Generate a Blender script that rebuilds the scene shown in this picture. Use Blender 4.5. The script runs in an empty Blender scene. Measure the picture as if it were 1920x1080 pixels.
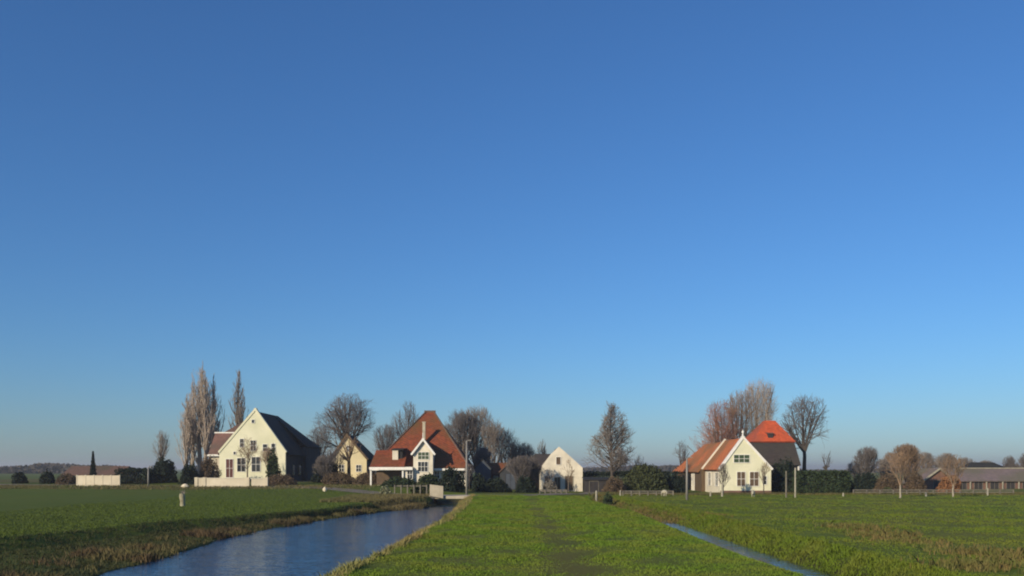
import bpy, math, random
import numpy as np
from mathutils import Vector, Matrix

# ------------------------------------------------------------------ camera, light, exposure
SC = bpy.context.scene
F = 1663.0            # focal length in pixels of a 1920 px wide picture
EYE = 3.0
cam = bpy.data.cameras.new('camera'); cam.sensor_width = 36.0
cam.lens = 36.0*F/1920.0
cam.shift_y = (879-540)/1920.0
cam.clip_start = 0.1; cam.clip_end = 20000
co = bpy.data.objects.new('camera', cam); SC.collection.objects.link(co)
co.location = (0, 0, EYE); co.rotation_euler = (math.radians(90), 0, 0)
SC.camera = co
SUN_AZ = math.radians(-140)      # clockwise from +Y: behind the camera, to the left
SUN_EL = math.radians(21)
w = bpy.data.worlds.new('World'); SC.world = w; w.use_nodes = True
nt = w.node_tree
sky = nt.nodes.new('ShaderNodeTexSky'); sky.sky_type = 'NISHITA'; sky.sun_disc = False
sky.sun_elevation = SUN_EL; sky.sun_rotation = SUN_AZ
sky.air_density = 1.2; sky.dust_density = 0.32; sky.ozone_density = 9.5; sky.altitude = 0
bg = nt.nodes['Background']; bg.inputs[1].default_value = 0.125
wb = nt.nodes.new('ShaderNodeMixRGB'); wb.blend_type = 'MULTIPLY'; wb.inputs[0].default_value = 1; wb.inputs[2].default_value = (.84,.90,.95,1)   # white balance
nt.links.new(sky.outputs[0], wb.inputs[1]); nt.links.new(wb.outputs[0], bg.inputs[0])
sl = bpy.data.lights.new('sun', 'SUN'); sl.energy = 5.0; sl.angle = math.radians(0.6); sl.color = (1.0, 0.85, 0.62)
so = bpy.data.objects.new('sun', sl); SC.collection.objects.link(so)
tosun = Vector((math.sin(SUN_AZ)*math.cos(SUN_EL), math.cos(SUN_AZ)*math.cos(SUN_EL), math.sin(SUN_EL)))
so.rotation_euler = tosun.to_track_quat('Z', 'Y').to_euler(); so.location = (-40, -40, 60)
SC.view_settings.view_transform = 'Standard'; SC.view_settings.look = 'None'
SC.render.engine = 'CYCLES'; SC.cycles.filter_width = 2.0
SC.view_settings.exposure = 0.0; SC.view_settings.gamma = 1.0

# ------------------------------------------------------------------ helpers
COL = SC.collection
def wx(X, D): return (X-960)*D/F
def wz(Y, D): return EYE-(Y-879)*D/F

def M_(name, c1, c2=None, scale=1.0, rough=0.85, bump=0.0, c3=None, scale3=0.15, stretch=(1,1,1), spec=0.3, bscale=None, space='Object', f3=0.5):
    m = bpy.data.materials.new(name); m.use_nodes = True
    n = m.node_tree; p = n.nodes['Principled BSDF']
    p.inputs['Roughness'].default_value = rough
    p.inputs['Specular IOR Level'].default_value = spec
    if c2 is None: c2 = tuple(v*0.75 for v in c1)
    tc = n.nodes.new('ShaderNodeTexCoord'); mp = n.nodes.new('ShaderNodeMapping'); mp.inputs['Scale'].default_value = stretch
    n.links.new(tc.outputs[space], mp.inputs[0])
    no = n.nodes.new('ShaderNodeTexNoise'); no.inputs['Scale'].default_value = scale; no.inputs['Detail'].default_value = 5; no.inputs['Roughness'].default_value = .65
    n.links.new(mp.outputs[0], no.inputs['Vector'])
    cr = n.nodes.new('ShaderNodeValToRGB'); e = cr.color_ramp.elements
    e[0].position = .35; e[1].position = .65; e[0].color = (*c2, 1); e[1].color = (*c1, 1)
    n.links.new(no.outputs['Fac'], cr.inputs[0]); out = cr.outputs[0]
    if c3 is not None:
        n3 = n.nodes.new('ShaderNodeTexNoise'); n3.inputs['Scale'].default_value = scale3; n3.inputs['Detail'].default_value = 4
        n.links.new(tc.outputs[space], n3.inputs['Vector'])
        r3 = n.nodes.new('ShaderNodeMapRange'); r3.inputs[1].default_value = .42; r3.inputs[2].default_value = .62; r3.inputs[4].default_value = f3
        n.links.new(n3.outputs['Fac'], r3.inputs[0])
        mx = n.nodes.new('ShaderNodeMixRGB'); mx.inputs[2].default_value = (*c3, 1)
        n.links.new(r3.outputs[0], mx.inputs[0]); n.links.new(out, mx.inputs[1]); out = mx.outputs[0]
    n.links.new(out, p.inputs['Base Color'])
    if bump:
        b = n.nodes.new('ShaderNodeBump'); b.inputs['Strength'].default_value = bump; b.inputs['Distance'].default_value = .1
        nb = n.nodes.new('ShaderNodeTexNoise'); nb.inputs['Scale'].default_value = bscale or scale*3; nb.inputs['Detail'].default_value = 4
        n.links.new(mp.outputs[0], nb.inputs['Vector'])
        n.links.new(nb.outputs['Fac'], b.inputs['Height']); n.links.new(b.outputs[0], p.inputs['Normal'])
    return m

def tile_mat(name, c1, c2, moss):
    m = M_(name, c1, c2, scale=2.2, rough=.8, c3=moss, scale3=.22, f3=.85, spec=.12)
    n = m.node_tree; p = n.nodes['Principled BSDF']
    tc = n.nodes.new('ShaderNodeTexCoord'); wv = n.nodes.new('ShaderNodeTexWave'); wv.bands_direction = 'Z'; wv.inputs['Scale'].default_value = 1.1
    wv.inputs['Distortion'].default_value = .6
    w2 = n.nodes.new('ShaderNodeTexWave'); w2.bands_direction = 'DIAGONAL'; w2.inputs['Scale'].default_value = 1.0
    ad = n.nodes.new('ShaderNodeMath'); ad.operation = 'ADD'
    n.links.new(tc.outputs['Object'], wv.inputs[0]); n.links.new(tc.outputs['Object'], w2.inputs[0])
    n.links.new(wv.outputs['Fac'], ad.inputs[0]); n.links.new(w2.outputs['Fac'], ad.inputs[1])
    b = n.nodes.new('ShaderNodeBump'); b.inputs['Strength'].default_value = .35; b.inputs['Distance'].default_value = .06
    n.links.new(ad.outputs[0], b.inputs['Height']); n.links.new(b.outputs[0], p.inputs['Normal'])
    return m

MAT = dict(
    cream=M_('cream render', (.76,.73,.54), (.62,.61,.44), .8, .9, .1, c3=(.45,.46,.28), scale3=.4, f3=.35),
    paleyellow=M_('pale yellow render', (.72,.62,.38), (.6,.52,.32), .8, .9, .1, c3=(.4,.37,.25), f3=.4),
    white=M_('white render', (.76,.70,.57), (.62,.57,.46), .9, .9, .1, c3=(.40,.36,.28), scale3=.5, f3=.35),
    whitepaint=M_('white painted wood', (.82,.80,.74), (.7,.68,.62), 2, .5),
    brick=M_('brown brick', (.19,.105,.075), (.12,.07,.055), 2.5, .9, .2),
    darkwood=M_('dark boarding', (.045,.04,.04), (.025,.024,.026), 1.5, .9, .1, stretch=(4,4,.4)),
    sidewall=M_('dark shade-toned wall', (.055,.06,.065), (.035,.038,.045), 1.0, .9, .1),  # dark tone puts the shade of the farmhouse's right side into the colour
    bluegrey=M_('blue grey boarding', (.07,.085,.11), (.045,.055,.075), 1.0, .9),
    brownwood=M_('brown boarding', (.13,.09,.05), (.08,.055,.035), 1.5, .9, stretch=(4,4,.4)),
    redtile=tile_mat('weathered red tiles', (.26,.07,.033), (.14,.045,.025), (.115,.07,.03)), redtile2=tile_mat('sunlit red tiles', (.52,.17,.065), (.34,.11,.045), (.22,.12,.055)),  # brighter copy carries sunlight on the right farmhouse roof in its colour
    orangetile=tile_mat('new orange tiles', (.56,.105,.04), (.36,.07,.032), (.26,.085,.05)),
    browntile=tile_mat('brown tiles', (.17,.10,.075), (.11,.07,.055), (.08,.07,.045)),
    darktile=tile_mat('blackish tiles', (.035,.034,.036), (.02,.02,.023), (.045,.045,.035)),
    winetile=tile_mat('dull pink brown tiles', (.25,.13,.10), (.16,.09,.075), (.12,.09,.07)),
    thatch=M_('dark thatch', (.06,.045,.045), (.035,.028,.03), 1.2, .95, .4, c3=(.05,.055,.04), stretch=(1,1,3)),
    greytile=tile_mat('grey brown tiles', (.22,.17,.16), (.15,.12,.12), (.14,.13,.09)),
    glass=M_('window glass', (.03,.035,.04), (.02,.022,.025), 1, .08, spec=.6),
    door=M_('dark red door', (.10,.03,.02), (.07,.02,.02), 2, .6),
    doorbrown=M_('brown door', (.12,.08,.05), (.08,.055,.035), 2, .7),
    shutter=M_('green shutter', (.05,.08,.04), (.035,.06,.03), 2, .6),
    concrete=M_('beige concrete', (.50,.44,.33), (.38,.33,.25), 1.5, .9, .2, c3=(.25,.23,.17)),
    gardenwall=M_('pale garden wall', (.70,.62,.48), (.55,.48,.36), 1.2, .9, .2, c3=(.4,.36,.26), scale3=.6),
    metal=M_('galvanised metal', (.25,.24,.215), (.19,.18,.165), 3, .5),
    post=M_('pale weathered wood', (.38,.36,.28), (.25,.23,.18), 3, .9),
    wood=M_('grey wood', (.20,.18,.14), (.12,.11,.09), 3, .9),
    road=M_('brick road', (.22,.18,.14), (.15,.125,.10), 2, .9, .2, c3=(.12,.11,.07), scale3=.5),
    bark=M_('grey brown bark', (.17,.135,.10), (.10,.08,.065), 2.5, .95, .3),
    darkbark=M_('dark bark', (.085,.07,.06), (.055,.047,.042), 2.5, .95, .3),
    birchbark=M_('birch bark', (.40,.36,.28), (.22,.19,.15), 3, .9, .2, stretch=(1,1,3)),
    twig=M_('grey twigs', (.29,.245,.205), (.18,.155,.135), 1, .95),
    twigdark=M_('dark grey twigs', (.19,.165,.15), (.12,.105,.10), 1, .95),
    poplarbark=M_('poplar bark', (.34,.29,.23), (.22,.18,.15), 2.5, .95, .3), stump=M_('stump bark', (.38,.36,.24), (.2,.18,.12), 3, .95, .3),
    twigpale=M_('pale poplar twigs', (.48,.39,.31), (.31,.25,.20), .6, .95),
    twigred=M_('red brown twigs', (.40,.19,.12), (.26,.13,.09), .5, .95),
    twigbrown=M_('brown twigs', (.33,.22,.14), (.21,.15,.10), .5, .95),
    evergreen=M_('evergreen leaves', (.035,.055,.02), (.018,.03,.014), 2, .9),
    evergreendark=M_('dark evergreen leaves', (.017,.028,.016), (.009,.016,.011), 2, .9),
    hedge=M_('hedge leaves', (.06,.07,.025), (.035,.045,.018), 1.0, .9),
    shrub=M_('brown winter shrub', (.14,.095,.055), (.08,.06,.04), 2, .95),
    reed=M_('dry reed', (.13,.09,.045), (.06,.042,.022), 1.3, .9, c3=(.13,.12,.045), scale3=.35, f3=.8),
    drygrass=M_('dry pale grass', (.26,.25,.085), (.13,.15,.04), 1.5, .9, c3=(.35,.2,.1), scale3=.25),
    rush=M_('tan rushes', (.19,.13,.05), (.12,.10,.03), 1.5, .9, c3=(.11,.13,.03), scale3=.5, f3=.9),
    wool=M_('sheep wool', (.45,.43,.33), (.34,.31,.24), 8, .95, .5),
    sheepface=M_('sheep face', (.5,.46,.38), None, 8, .9),
    farwood=M_('far wood', (.075,.06,.05), (.04,.038,.035), .05, .95),
)

def link(o, parent=None):
    COL.objects.link(o)
    if parent is not None: o.parent = parent
    return o

def tag(o, label, cat, group=None):
    o['label'] = label; o['category'] = cat
    if group: o['group'] = group
    return o

def empty(name, loc, label, cat, group=None):
    o = bpy.data.objects.new(name, None); o.empty_display_size = .5; link(o); o.location = loc
    return tag(o, label, cat, group)

def raw(name, V, Fc, mat, parent=None, smooth=False):
    me = bpy.data.meshes.new(name); me.from_pydata([tuple(v) for v in V], [], Fc); me.update()
    me.materials.append(MAT[mat] if isinstance(mat, str) else mat)
    if smooth: me.polygons.foreach_set('use_smooth', [True]*len(me.polygons))
    return link(bpy.data.objects.new(name, me), parent)

def npmesh(name, V, Fa, mat, parent=None, smooth=False):
    V = np.asarray(V, dtype=np.float32); Fa = np.asarray(Fa, dtype=np.int32); k = Fa.shape[1]
    me = bpy.data.meshes.new(name)
    me.vertices.add(len(V)); me.vertices.foreach_set('co', V.ravel())
    me.loops.add(Fa.size); me.loops.foreach_set('vertex_index', Fa.ravel())
    me.polygons.add(len(Fa)); me.polygons.foreach_set('loop_start', np.arange(0, Fa.size, k, dtype=np.int32))
    me.update(calc_edges=True); me.validate()
    me.materials.append(MAT[mat] if isinstance(mat, str) else mat)
    if smooth: me.polygons.foreach_set('use_smooth', np.ones(len(me.polygons), dtype=bool))
    return link(bpy.data.objects.new(name, me), parent)

class MB:
    """collects solids; all coordinates are world, shifted by the base of the thing"""
    def __init__(s, base=(0,0,0)): s.V = []; s.F = []; s.b = Vector(base)
    def add(s, vs, fs):
        k = len(s.V); s.V += [Vector(v)-s.b for v in vs]; s.F += [tuple(i+k for i in f) for f in fs]; return s
    def box(s, x0, x1, y0, y1, z0, z1):
        return s.add([(x0,y0,z0),(x1,y0,z0),(x1,y1,z0),(x0,y1,z0),(x0,y0,z1),(x1,y0,z1),(x1,y1,z1),(x0,y1,z1)],
                     [(0,3,2,1),(4,5,6,7),(0,1,5,4),(1,2,6,5),(2,3,7,6),(3,0,4,7)])
    def prism_y(s, pts, y0, y1):           # polygon in xz, counterclockwise seen from -y
        n = len(pts); vs = [(x,y0,z) for x,z in pts]+[(x,y1,z) for x,z in pts]
        fs = [tuple(range(n)), tuple(reversed(range(n,2*n)))]+[((i+1)%n, i, n+i, n+(i+1)%n) for i in range(n)]
        return s.add(vs, fs)
    def prism_x(s, pts, x0, x1):           # polygon in yz
        n = len(pts); vs = [(x0,y,z) for y,z in pts]+[(x1,y,z) for y,z in pts]
        fs = [tuple(reversed(range(n))), tuple(range(n,2*n))]+[(i, (i+1)%n, n+(i+1)%n, n+i) for i in range(n)]
        return s.add(vs, fs)
    def slab(s, pts, t=.18):               # planar polygon (counterclockwise from outside), thickness inward
        P = [Vector(p) for p in pts]; nrm = (P[1]-P[0]).cross(P[2]-P[0]).normalized(); n = len(P)
        vs = P+[p-nrm*t for p in P]
        return s.add(vs, [tuple(range(n)), tuple(reversed(range(n,2*n)))]+[((i+1)%n, i, n+i, n+(i+1)%n) for i in range(n)])
    def bar(s, a, b, r0, r1=None, n=6):
        a = Vector(a); b = Vector(b); r1 = r0 if r1 is None else r1; d = (b-a).normalized()
        u = d.orthogonal().normalized(); v = d.cross(u)
        vs = []
        for p, r in ((a,r0),(b,r1)):
            for i in range(n):
                q = 2*math.pi*i/n; vs.append(p+u*math.cos(q)*r+v*math.sin(q)*r)
        return s.add(vs, [tuple(reversed(range(n))), tuple(range(n,2*n))]+[(i,(i+1)%n,n+(i+1)%n,n+i) for i in range(n)])
    def build(s, name, mat, parent=None, smooth=False): return raw(name, s.V, s.F, mat, parent, smooth)

def window(root, base, face, at, a0, a1, z0, z1, kind='window', pane='glass', frame='whitepaint', bars=1, cross=1):
    """face '-y': at = wall y, a = x range;  face '-x': at = wall x, a = y range"""
    t = .06; m = MB(base); g = MB(base)
    def bx(mb, p0, p1, q0, q1, d0, d1):
        if face == '-y': mb.box(p0,p1, at-d1, at-d0, q0,q1)
        else: mb.box(at-d1, at-d0, p0,p1, q0,q1)
    bx(m, a0-t, a1+t, z1, z1+t, .002, .07); bx(m, a0-t, a1+t, z0-t, z0, .002, .09)
    bx(m, a0-t, a0, z0, z1, .002, .07); bx(m, a1, a1+t, z0, z1, .002, .07)
    for i in range(bars):
        c = a0+(a1-a0)*(i+1)/(bars+1); bx(m, c-.022, c+.022, z0, z1, .018, .05)
    for i in range(cross):
        c = z0+(z1-z0)*(i+1)/(cross+1); bx(m, a0, a1, c-.022, c+.022, .020, .052)
    bx(g, a0, a1, z0, z1, .004, .012)
    fr = m.build(kind, frame, root); g.build('pane' if kind == 'window' else 'door_panel', pane, fr)
    return fr

# ------------------------------------------------------------------ terrain
def ss(a, b, v):
    t = np.clip((v-a)/(b-a), 0, 1); return t*t*(3-2*t)
def wig(y, k=0): return .18*np.sin(y*.31+k)+.13*np.sin(y*.83+1.7*k)+.08*np.sin(y*1.9+k*3)
def x_top_left(y):   return np.interp(y, [0,39.6,47,58,66,75,83,88,100], [-27,-22.9,-21.3,-17.2,-15,-13,-11.2,-8.3,-8.3])+wig(y)*1.3
def x_water_left(y): return np.interp(y, [0,30.6,45,56,64,74,80,84,88,100], [-14,-14.2,-15.2,-14.8,-13.7,-11.8,-10,-8.2,-7.5,-7.5])+wig(y,2)*.8
def x_edge(y):       return np.interp(y, [0,25,40,60,90,130], [-5.2,-4.75,-4.1,-3.6,-4.0,-4.0])+wig(y,4)*.35
def ditch_c(y):      return 10.45+.12*np.sin(y*.12)+np.interp(y,[60,95],[0,-1.0])
def tz(x, y):
    x = np.asarray(x, float); y = np.asarray(y, float)
    und = .05*np.sin(x*.21+.4)*np.sin(y*.13)+.03*np.sin(x*.53+y*.37)
    lv = ss(-1, -13, x)                                       # the low dike the left houses stand on
    z = und*ss(0,30,y) + lv*(.75*ss(84,114,y)+.35*ss(116,131,y)-1.1*ss(160,185,y)) + .25*ss(82,90,y)*(1-lv)*ss(14,4,x)*(1-ss(97,108,y))
    # canal
    on = 1-ss(97,101,y)
    xt, xw, xe = x_top_left(y), x_water_left(y), x_edge(y)
    wd = np.maximum(xt*0+.25, np.minimum(1.4, (xw-xt)*.35))
    left = np.where(x < xt, 0, np.where(x < xt+wd, -.52*(x-xt)/wd, -.52-.14*np.clip((x-xt-wd)/np.maximum(xw-xt-wd,.2),0,1)))
    left = np.where(x > xw, -.66-.9*np.clip((x-xw)/1.2,0,1), left)
    right = np.where(x > xe, 0, -.62*np.clip((xe-x)/1.2,0,1)); right = np.where(x < xe-1.2, -.62-.94*np.clip((xe-1.2-x)/1.2,0,1), right)
    can = np.maximum(left, right); can = np.where((x > xt) & (x < xe), can, 0)
    # ditch
    dc = ditch_c(y); s = x-dc
    dit = np.where(s < 0, -.75*np.clip((s+2.4)/1.75,0,1), -.75*np.clip(1-(s-.65)/1.3,0,1))
    dit = dit*(1-ss(92,98,y))
    return z+np.where(on*can < dit, on*can*1.0, dit) + np.where(on > 0, 0, 0)
def tzf(x, y): return float(tz(np.array([x]), np.array([y]))[0])

def grid_axis(parts):
    out = []
    for a, b, st in parts: out += list(np.arange(a, b, st))
    return np.array(out+[parts[-1][1]])
xs = grid_axis([(-6000,-600,600),(-600,-120,40),(-120,-32,4),(-32,-24,.8),(-24,-3,.22),(-3,7,.5),(7,13.5,.22),(13.5,34,1.2),(34,120,4),(120,600,40),(600,6000,600)])
ys = grid_axis([(-400,-20,40),(-20,8,3),(8,104,.55),(104,200,2),(200,600,20),(600,9000,400)])
X, Y = np.meshgrid(xs, ys); Z = tz(X, Y)
nx, ny = len(xs), len(ys)
idx = np.arange(nx*ny).reshape(ny, nx)
Fq = np.stack([idx[:-1,:-1], idx[:-1,1:], idx[1:,1:], idx[1:,:-1]], -1).reshape(-1,4)

def ground_mat():
    m = M_('meadow grass', (.11,.145,.018), (.07,.10,.013), .35, .95, .5, c3=(.13,.12,.03), scale3=.06, bscale=5, spec=.1, f3=.6)
    n = m.node_tree; p = n.nodes['Principled BSDF']
    prev = p.inputs['Base Color'].links[0].from_socket
    ge = n.nodes.new('ShaderNodeNewGeometry'); se = n.nodes.new('ShaderNodeSeparateXYZ'); n.links.new(ge.outputs['Position'], se.inputs[0])
    # trodden track along the middle of the strip
    nz = n.nodes.new('ShaderNodeTexNoise'); nz.inputs['Scale'].default_value = .5; nz.inputs['Detail'].default_value = 5
    n.links.new(ge.outputs['Position'], nz.inputs['Vector'])
    a = n.nodes.new('ShaderNodeMath'); a.operation = 'MULTIPLY_ADD'; a.inputs[1].default_value = 2.2; a.inputs[2].default_value = -1.1-1.9
    n.links.new(nz.outputs['Fac'], a.inputs[0])
    b = n.nodes.new('ShaderNodeMath'); b.operation = 'ADD'; n.links.new(se.outputs['X'], b.inputs[0]); n.links.new(a.outputs[0], b.inputs[1])
    c = n.nodes.new('ShaderNodeMath'); c.operation = 'ABSOLUTE'; n.links.new(b.outputs[0], c.inputs[0])
    r = n.nodes.new('ShaderNodeMapRange'); r.inputs[1].default_value = .3; r.inputs[2].default_value = 1.5; r.inputs[3].default_value = .42; r.inputs[4].default_value = 0
    n.links.new(c.outputs[0], r.inputs[0])
    y1 = n.nodes.new('ShaderNodeMapRange'); y1.inputs[1].default_value = 70; y1.inputs[2].default_value = 88; y1.inputs[3].default_value = 1; y1.inputs[4].default_value = 0
    n.links.new(se.outputs['Y'], y1.inputs[0])
    mu = n.nodes.new('ShaderNodeMath'); mu.operation = 'MULTIPLY'; n.links.new(r.outputs[0], mu.inputs[0]); n.links.new(y1.outputs[0], mu.inputs[1])
    mx = n.nodes.new('ShaderNodeMixRGB'); mx.inputs[2].default_value = (.11,.085,.03,1)
    n.links.new(mu.outputs[0], mx.inputs[0]); n.links.new(prev, mx.inputs[1])
    # earth on the banks, below the meadow level, darkened to extend their shade
    zr = n.nodes.new('ShaderNodeMapRange'); zr.inputs[1].default_value = -.12; zr.inputs[2].default_value = -.42; zr.inputs[4].default_value = .9
    n.links.new(se.outputs['Z'], zr.inputs[0])
    m2 = n.nodes.new('ShaderNodeMixRGB'); m2.inputs[2].default_value = (.035,.03,.018,1)
    n.links.new(zr.outputs[0], m2.inputs[0]); n.links.new(mx.outputs[0], m2.inputs[1])
    # darker, duller grass in the left hand meadow
    xr = n.nodes.new('ShaderNodeMapRange'); xr.inputs[1].default_value = -11; xr.inputs[2].default_value = -19; xr.inputs[4].default_value = .7
    n.links.new(se.outputs['X'], xr.inputs[0])
    m4 = n.nodes.new('ShaderNodeMixRGB'); m4.inputs[2].default_value = (.068,.10,.014,1)
    n.links.new(xr.outputs[0], m4.inputs[0]); n.links.new(m2.outputs[0], m4.inputs[1]); m2 = m4
    # bare farmyard ground round the houses
    yr = n.nodes.new('ShaderNodeMapRange'); yr.inputs[1].default_value = 1.0; yr.inputs[2].default_value = 1.09; yr.inputs[4].default_value = .6
    n.links.new(se.outputs['Z'], yr.inputs[0])
    m3 = n.nodes.new('ShaderNodeMixRGB'); m3.inputs[2].default_value = (.13,.10,.05,1)
    n.links.new(yr.outputs[0], m3.inputs[0]); n.links.new(m2.outputs[0], m3.inputs[1])
    n.links.new(m3.outputs[0], p.inputs['Base Color'])
    return m
MAT['ground'] = ground_mat()
g = npmesh('ground', np.stack([X,Y,Z],-1).reshape(-1,3), Fq, 'ground', smooth=True); g['kind'] = 'structure'

def water_mat(name, amp):
    m = bpy.data.materials.new(name); m.use_nodes = True; n = m.node_tree; p = n.nodes['Principled BSDF']
    p.inputs['Base Color'].default_value = (.012,.045,.10,1) if amp > .04 else (.02,.03,.035,1); p.inputs['Roughness'].default_value = .06; p.inputs['IOR'].default_value = 1.33  # canal base colour tinted blue to add reflected sky
    tc = n.nodes.new('ShaderNodeTexCoord'); h = None
    for sc, st, k in (((1.2,3.2,1), 1.0, 1.0), ((5,9,1), 1.0, .30), ((.16,.34,1), 1.0, 1.2)):
        mp = n.nodes.new('ShaderNodeMapping'); mp.inputs['Scale'].default_value = sc; n.links.new(tc.outputs['Object'], mp.inputs[0])
        no = n.nodes.new('ShaderNodeTexNoise'); no.inputs['Scale'].default_value = st; no.inputs['Detail'].default_value = 3; n.links.new(mp.outputs[0], no.inputs['Vector'])
        mu = n.nodes.new('ShaderNodeMath'); mu.operation = 'MULTIPLY_ADD'; mu.inputs[1].default_value = k; n.links.new(no.outputs['Fac'], mu.inputs[0])
        if h is None: mu.inputs[2].default_value = 0
        else: n.links.new(h, mu.inputs[2])
        h = mu.outputs[0]
    b = n.nodes.new('ShaderNodeBump'); b.inputs['Strength'].default_value = 1.0; b.inputs['Distance'].default_value = amp
    n.links.new(h, b.inputs['Height']); n.links.new(b.outputs[0], p.inputs['Normal'])
    return m
WZ = -.70
o = MB().add([(-30,4,WZ),(-2.5,4,WZ),(-2.5,102,WZ),(-30,102,WZ)], [(0,1,2,3)]).build('canal_water', water_mat('canal water', .05)); o['kind'] = 'structure'
o = MB().add([(8,4,WZ+.03),(13,4,WZ+.03),(13,72,WZ+.03),(8,72,WZ+.03)], [(0,1,2,3)]).build('ditch_water', water_mat('ditch water', .02)); o['kind'] = 'structure'

# road: a ribbon following the ground, the bridge deck carries it over the canal
def ribbon(name, pts, wdt, mat, dz=.03):
    P = []
    for (x0,y0),(x1,y1) in zip(pts[:-1], pts[1:]):
        for k in range(10): P.append((x0+(x1-x0)*k/10, y0+(y1-y0)*k/10))
    P.append(pts[-1]); V = []
    for i,(x,y) in enumerate(P):
        a = P[max(i-1,0)]; b = P[min(i+1,len(P)-1)]; dx, dy = b[0]-a[0], b[1]-a[1]; l = math.hypot(dx,dy); nx_, ny_ = -dy/l, dx/l
        for k in range(7):
            s = (k/6-.5)*wdt; V.append((x+nx_*s, y+ny_*s, tzf(x+nx_*s, y+ny_*s)+dz))
    Fc = [(i*7+k, (i+1)*7+k, (i+1)*7+k+1, i*7+k+1) for i in range(len(P)-1) for k in range(6)]
    o = raw(name, V, [tuple(reversed(f)) for f in Fc], mat, None, True); o['kind'] = 'structure'; return o
ribbon('road', [(-140,122),(-90,121.5),(-60,119.5),(-38,116),(-22,106),(-14,96.5),(-9.2,91.8)], 3.4, 'road')
ribbon('road', [(-4.0,91.2),(0,92.2),(5,96),(9,103),(11,112)], 3.0, 'road')

# ------------------------------------------------------------------ vegetation
def tubes(segs, sides):
    A = np.array([s[0] for s in segs]); B = np.array([s[1] for s in segs]); r0 = np.array([s[2] for s in segs]); r1 = np.array([s[3] for s in segs])
    d = B-A; d /= np.maximum(np.linalg.norm(d,axis=1,keepdims=True),1e-6)
    ref = np.where(np.abs(d[:,2:3]) > .9, np.array([[1.,0,0]]), np.array([[0,0,1.]]))
    u = np.cross(d, ref); u /= np.linalg.norm(u,axis=1,keepdims=True); v = np.cross(d,u)
    V = []; n = len(segs)
    for P, r in ((A,r0),(B,r1)):
        for i in range(sides):
            q = 2*math.pi*i/sides; V.append(P+(u*math.cos(q)+v*math.sin(q))*r[:,None])
    V = np.stack(V,1).reshape(-1,3); k = (np.arange(n)*2*sides)[:,None]
    Fs = [np.concatenate([k+i, k+(i+1)%sides, k+sides+(i+1)%sides, k+sides+i],1) for i in range(sides)]
    return V, np.concatenate(Fs,0)

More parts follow.
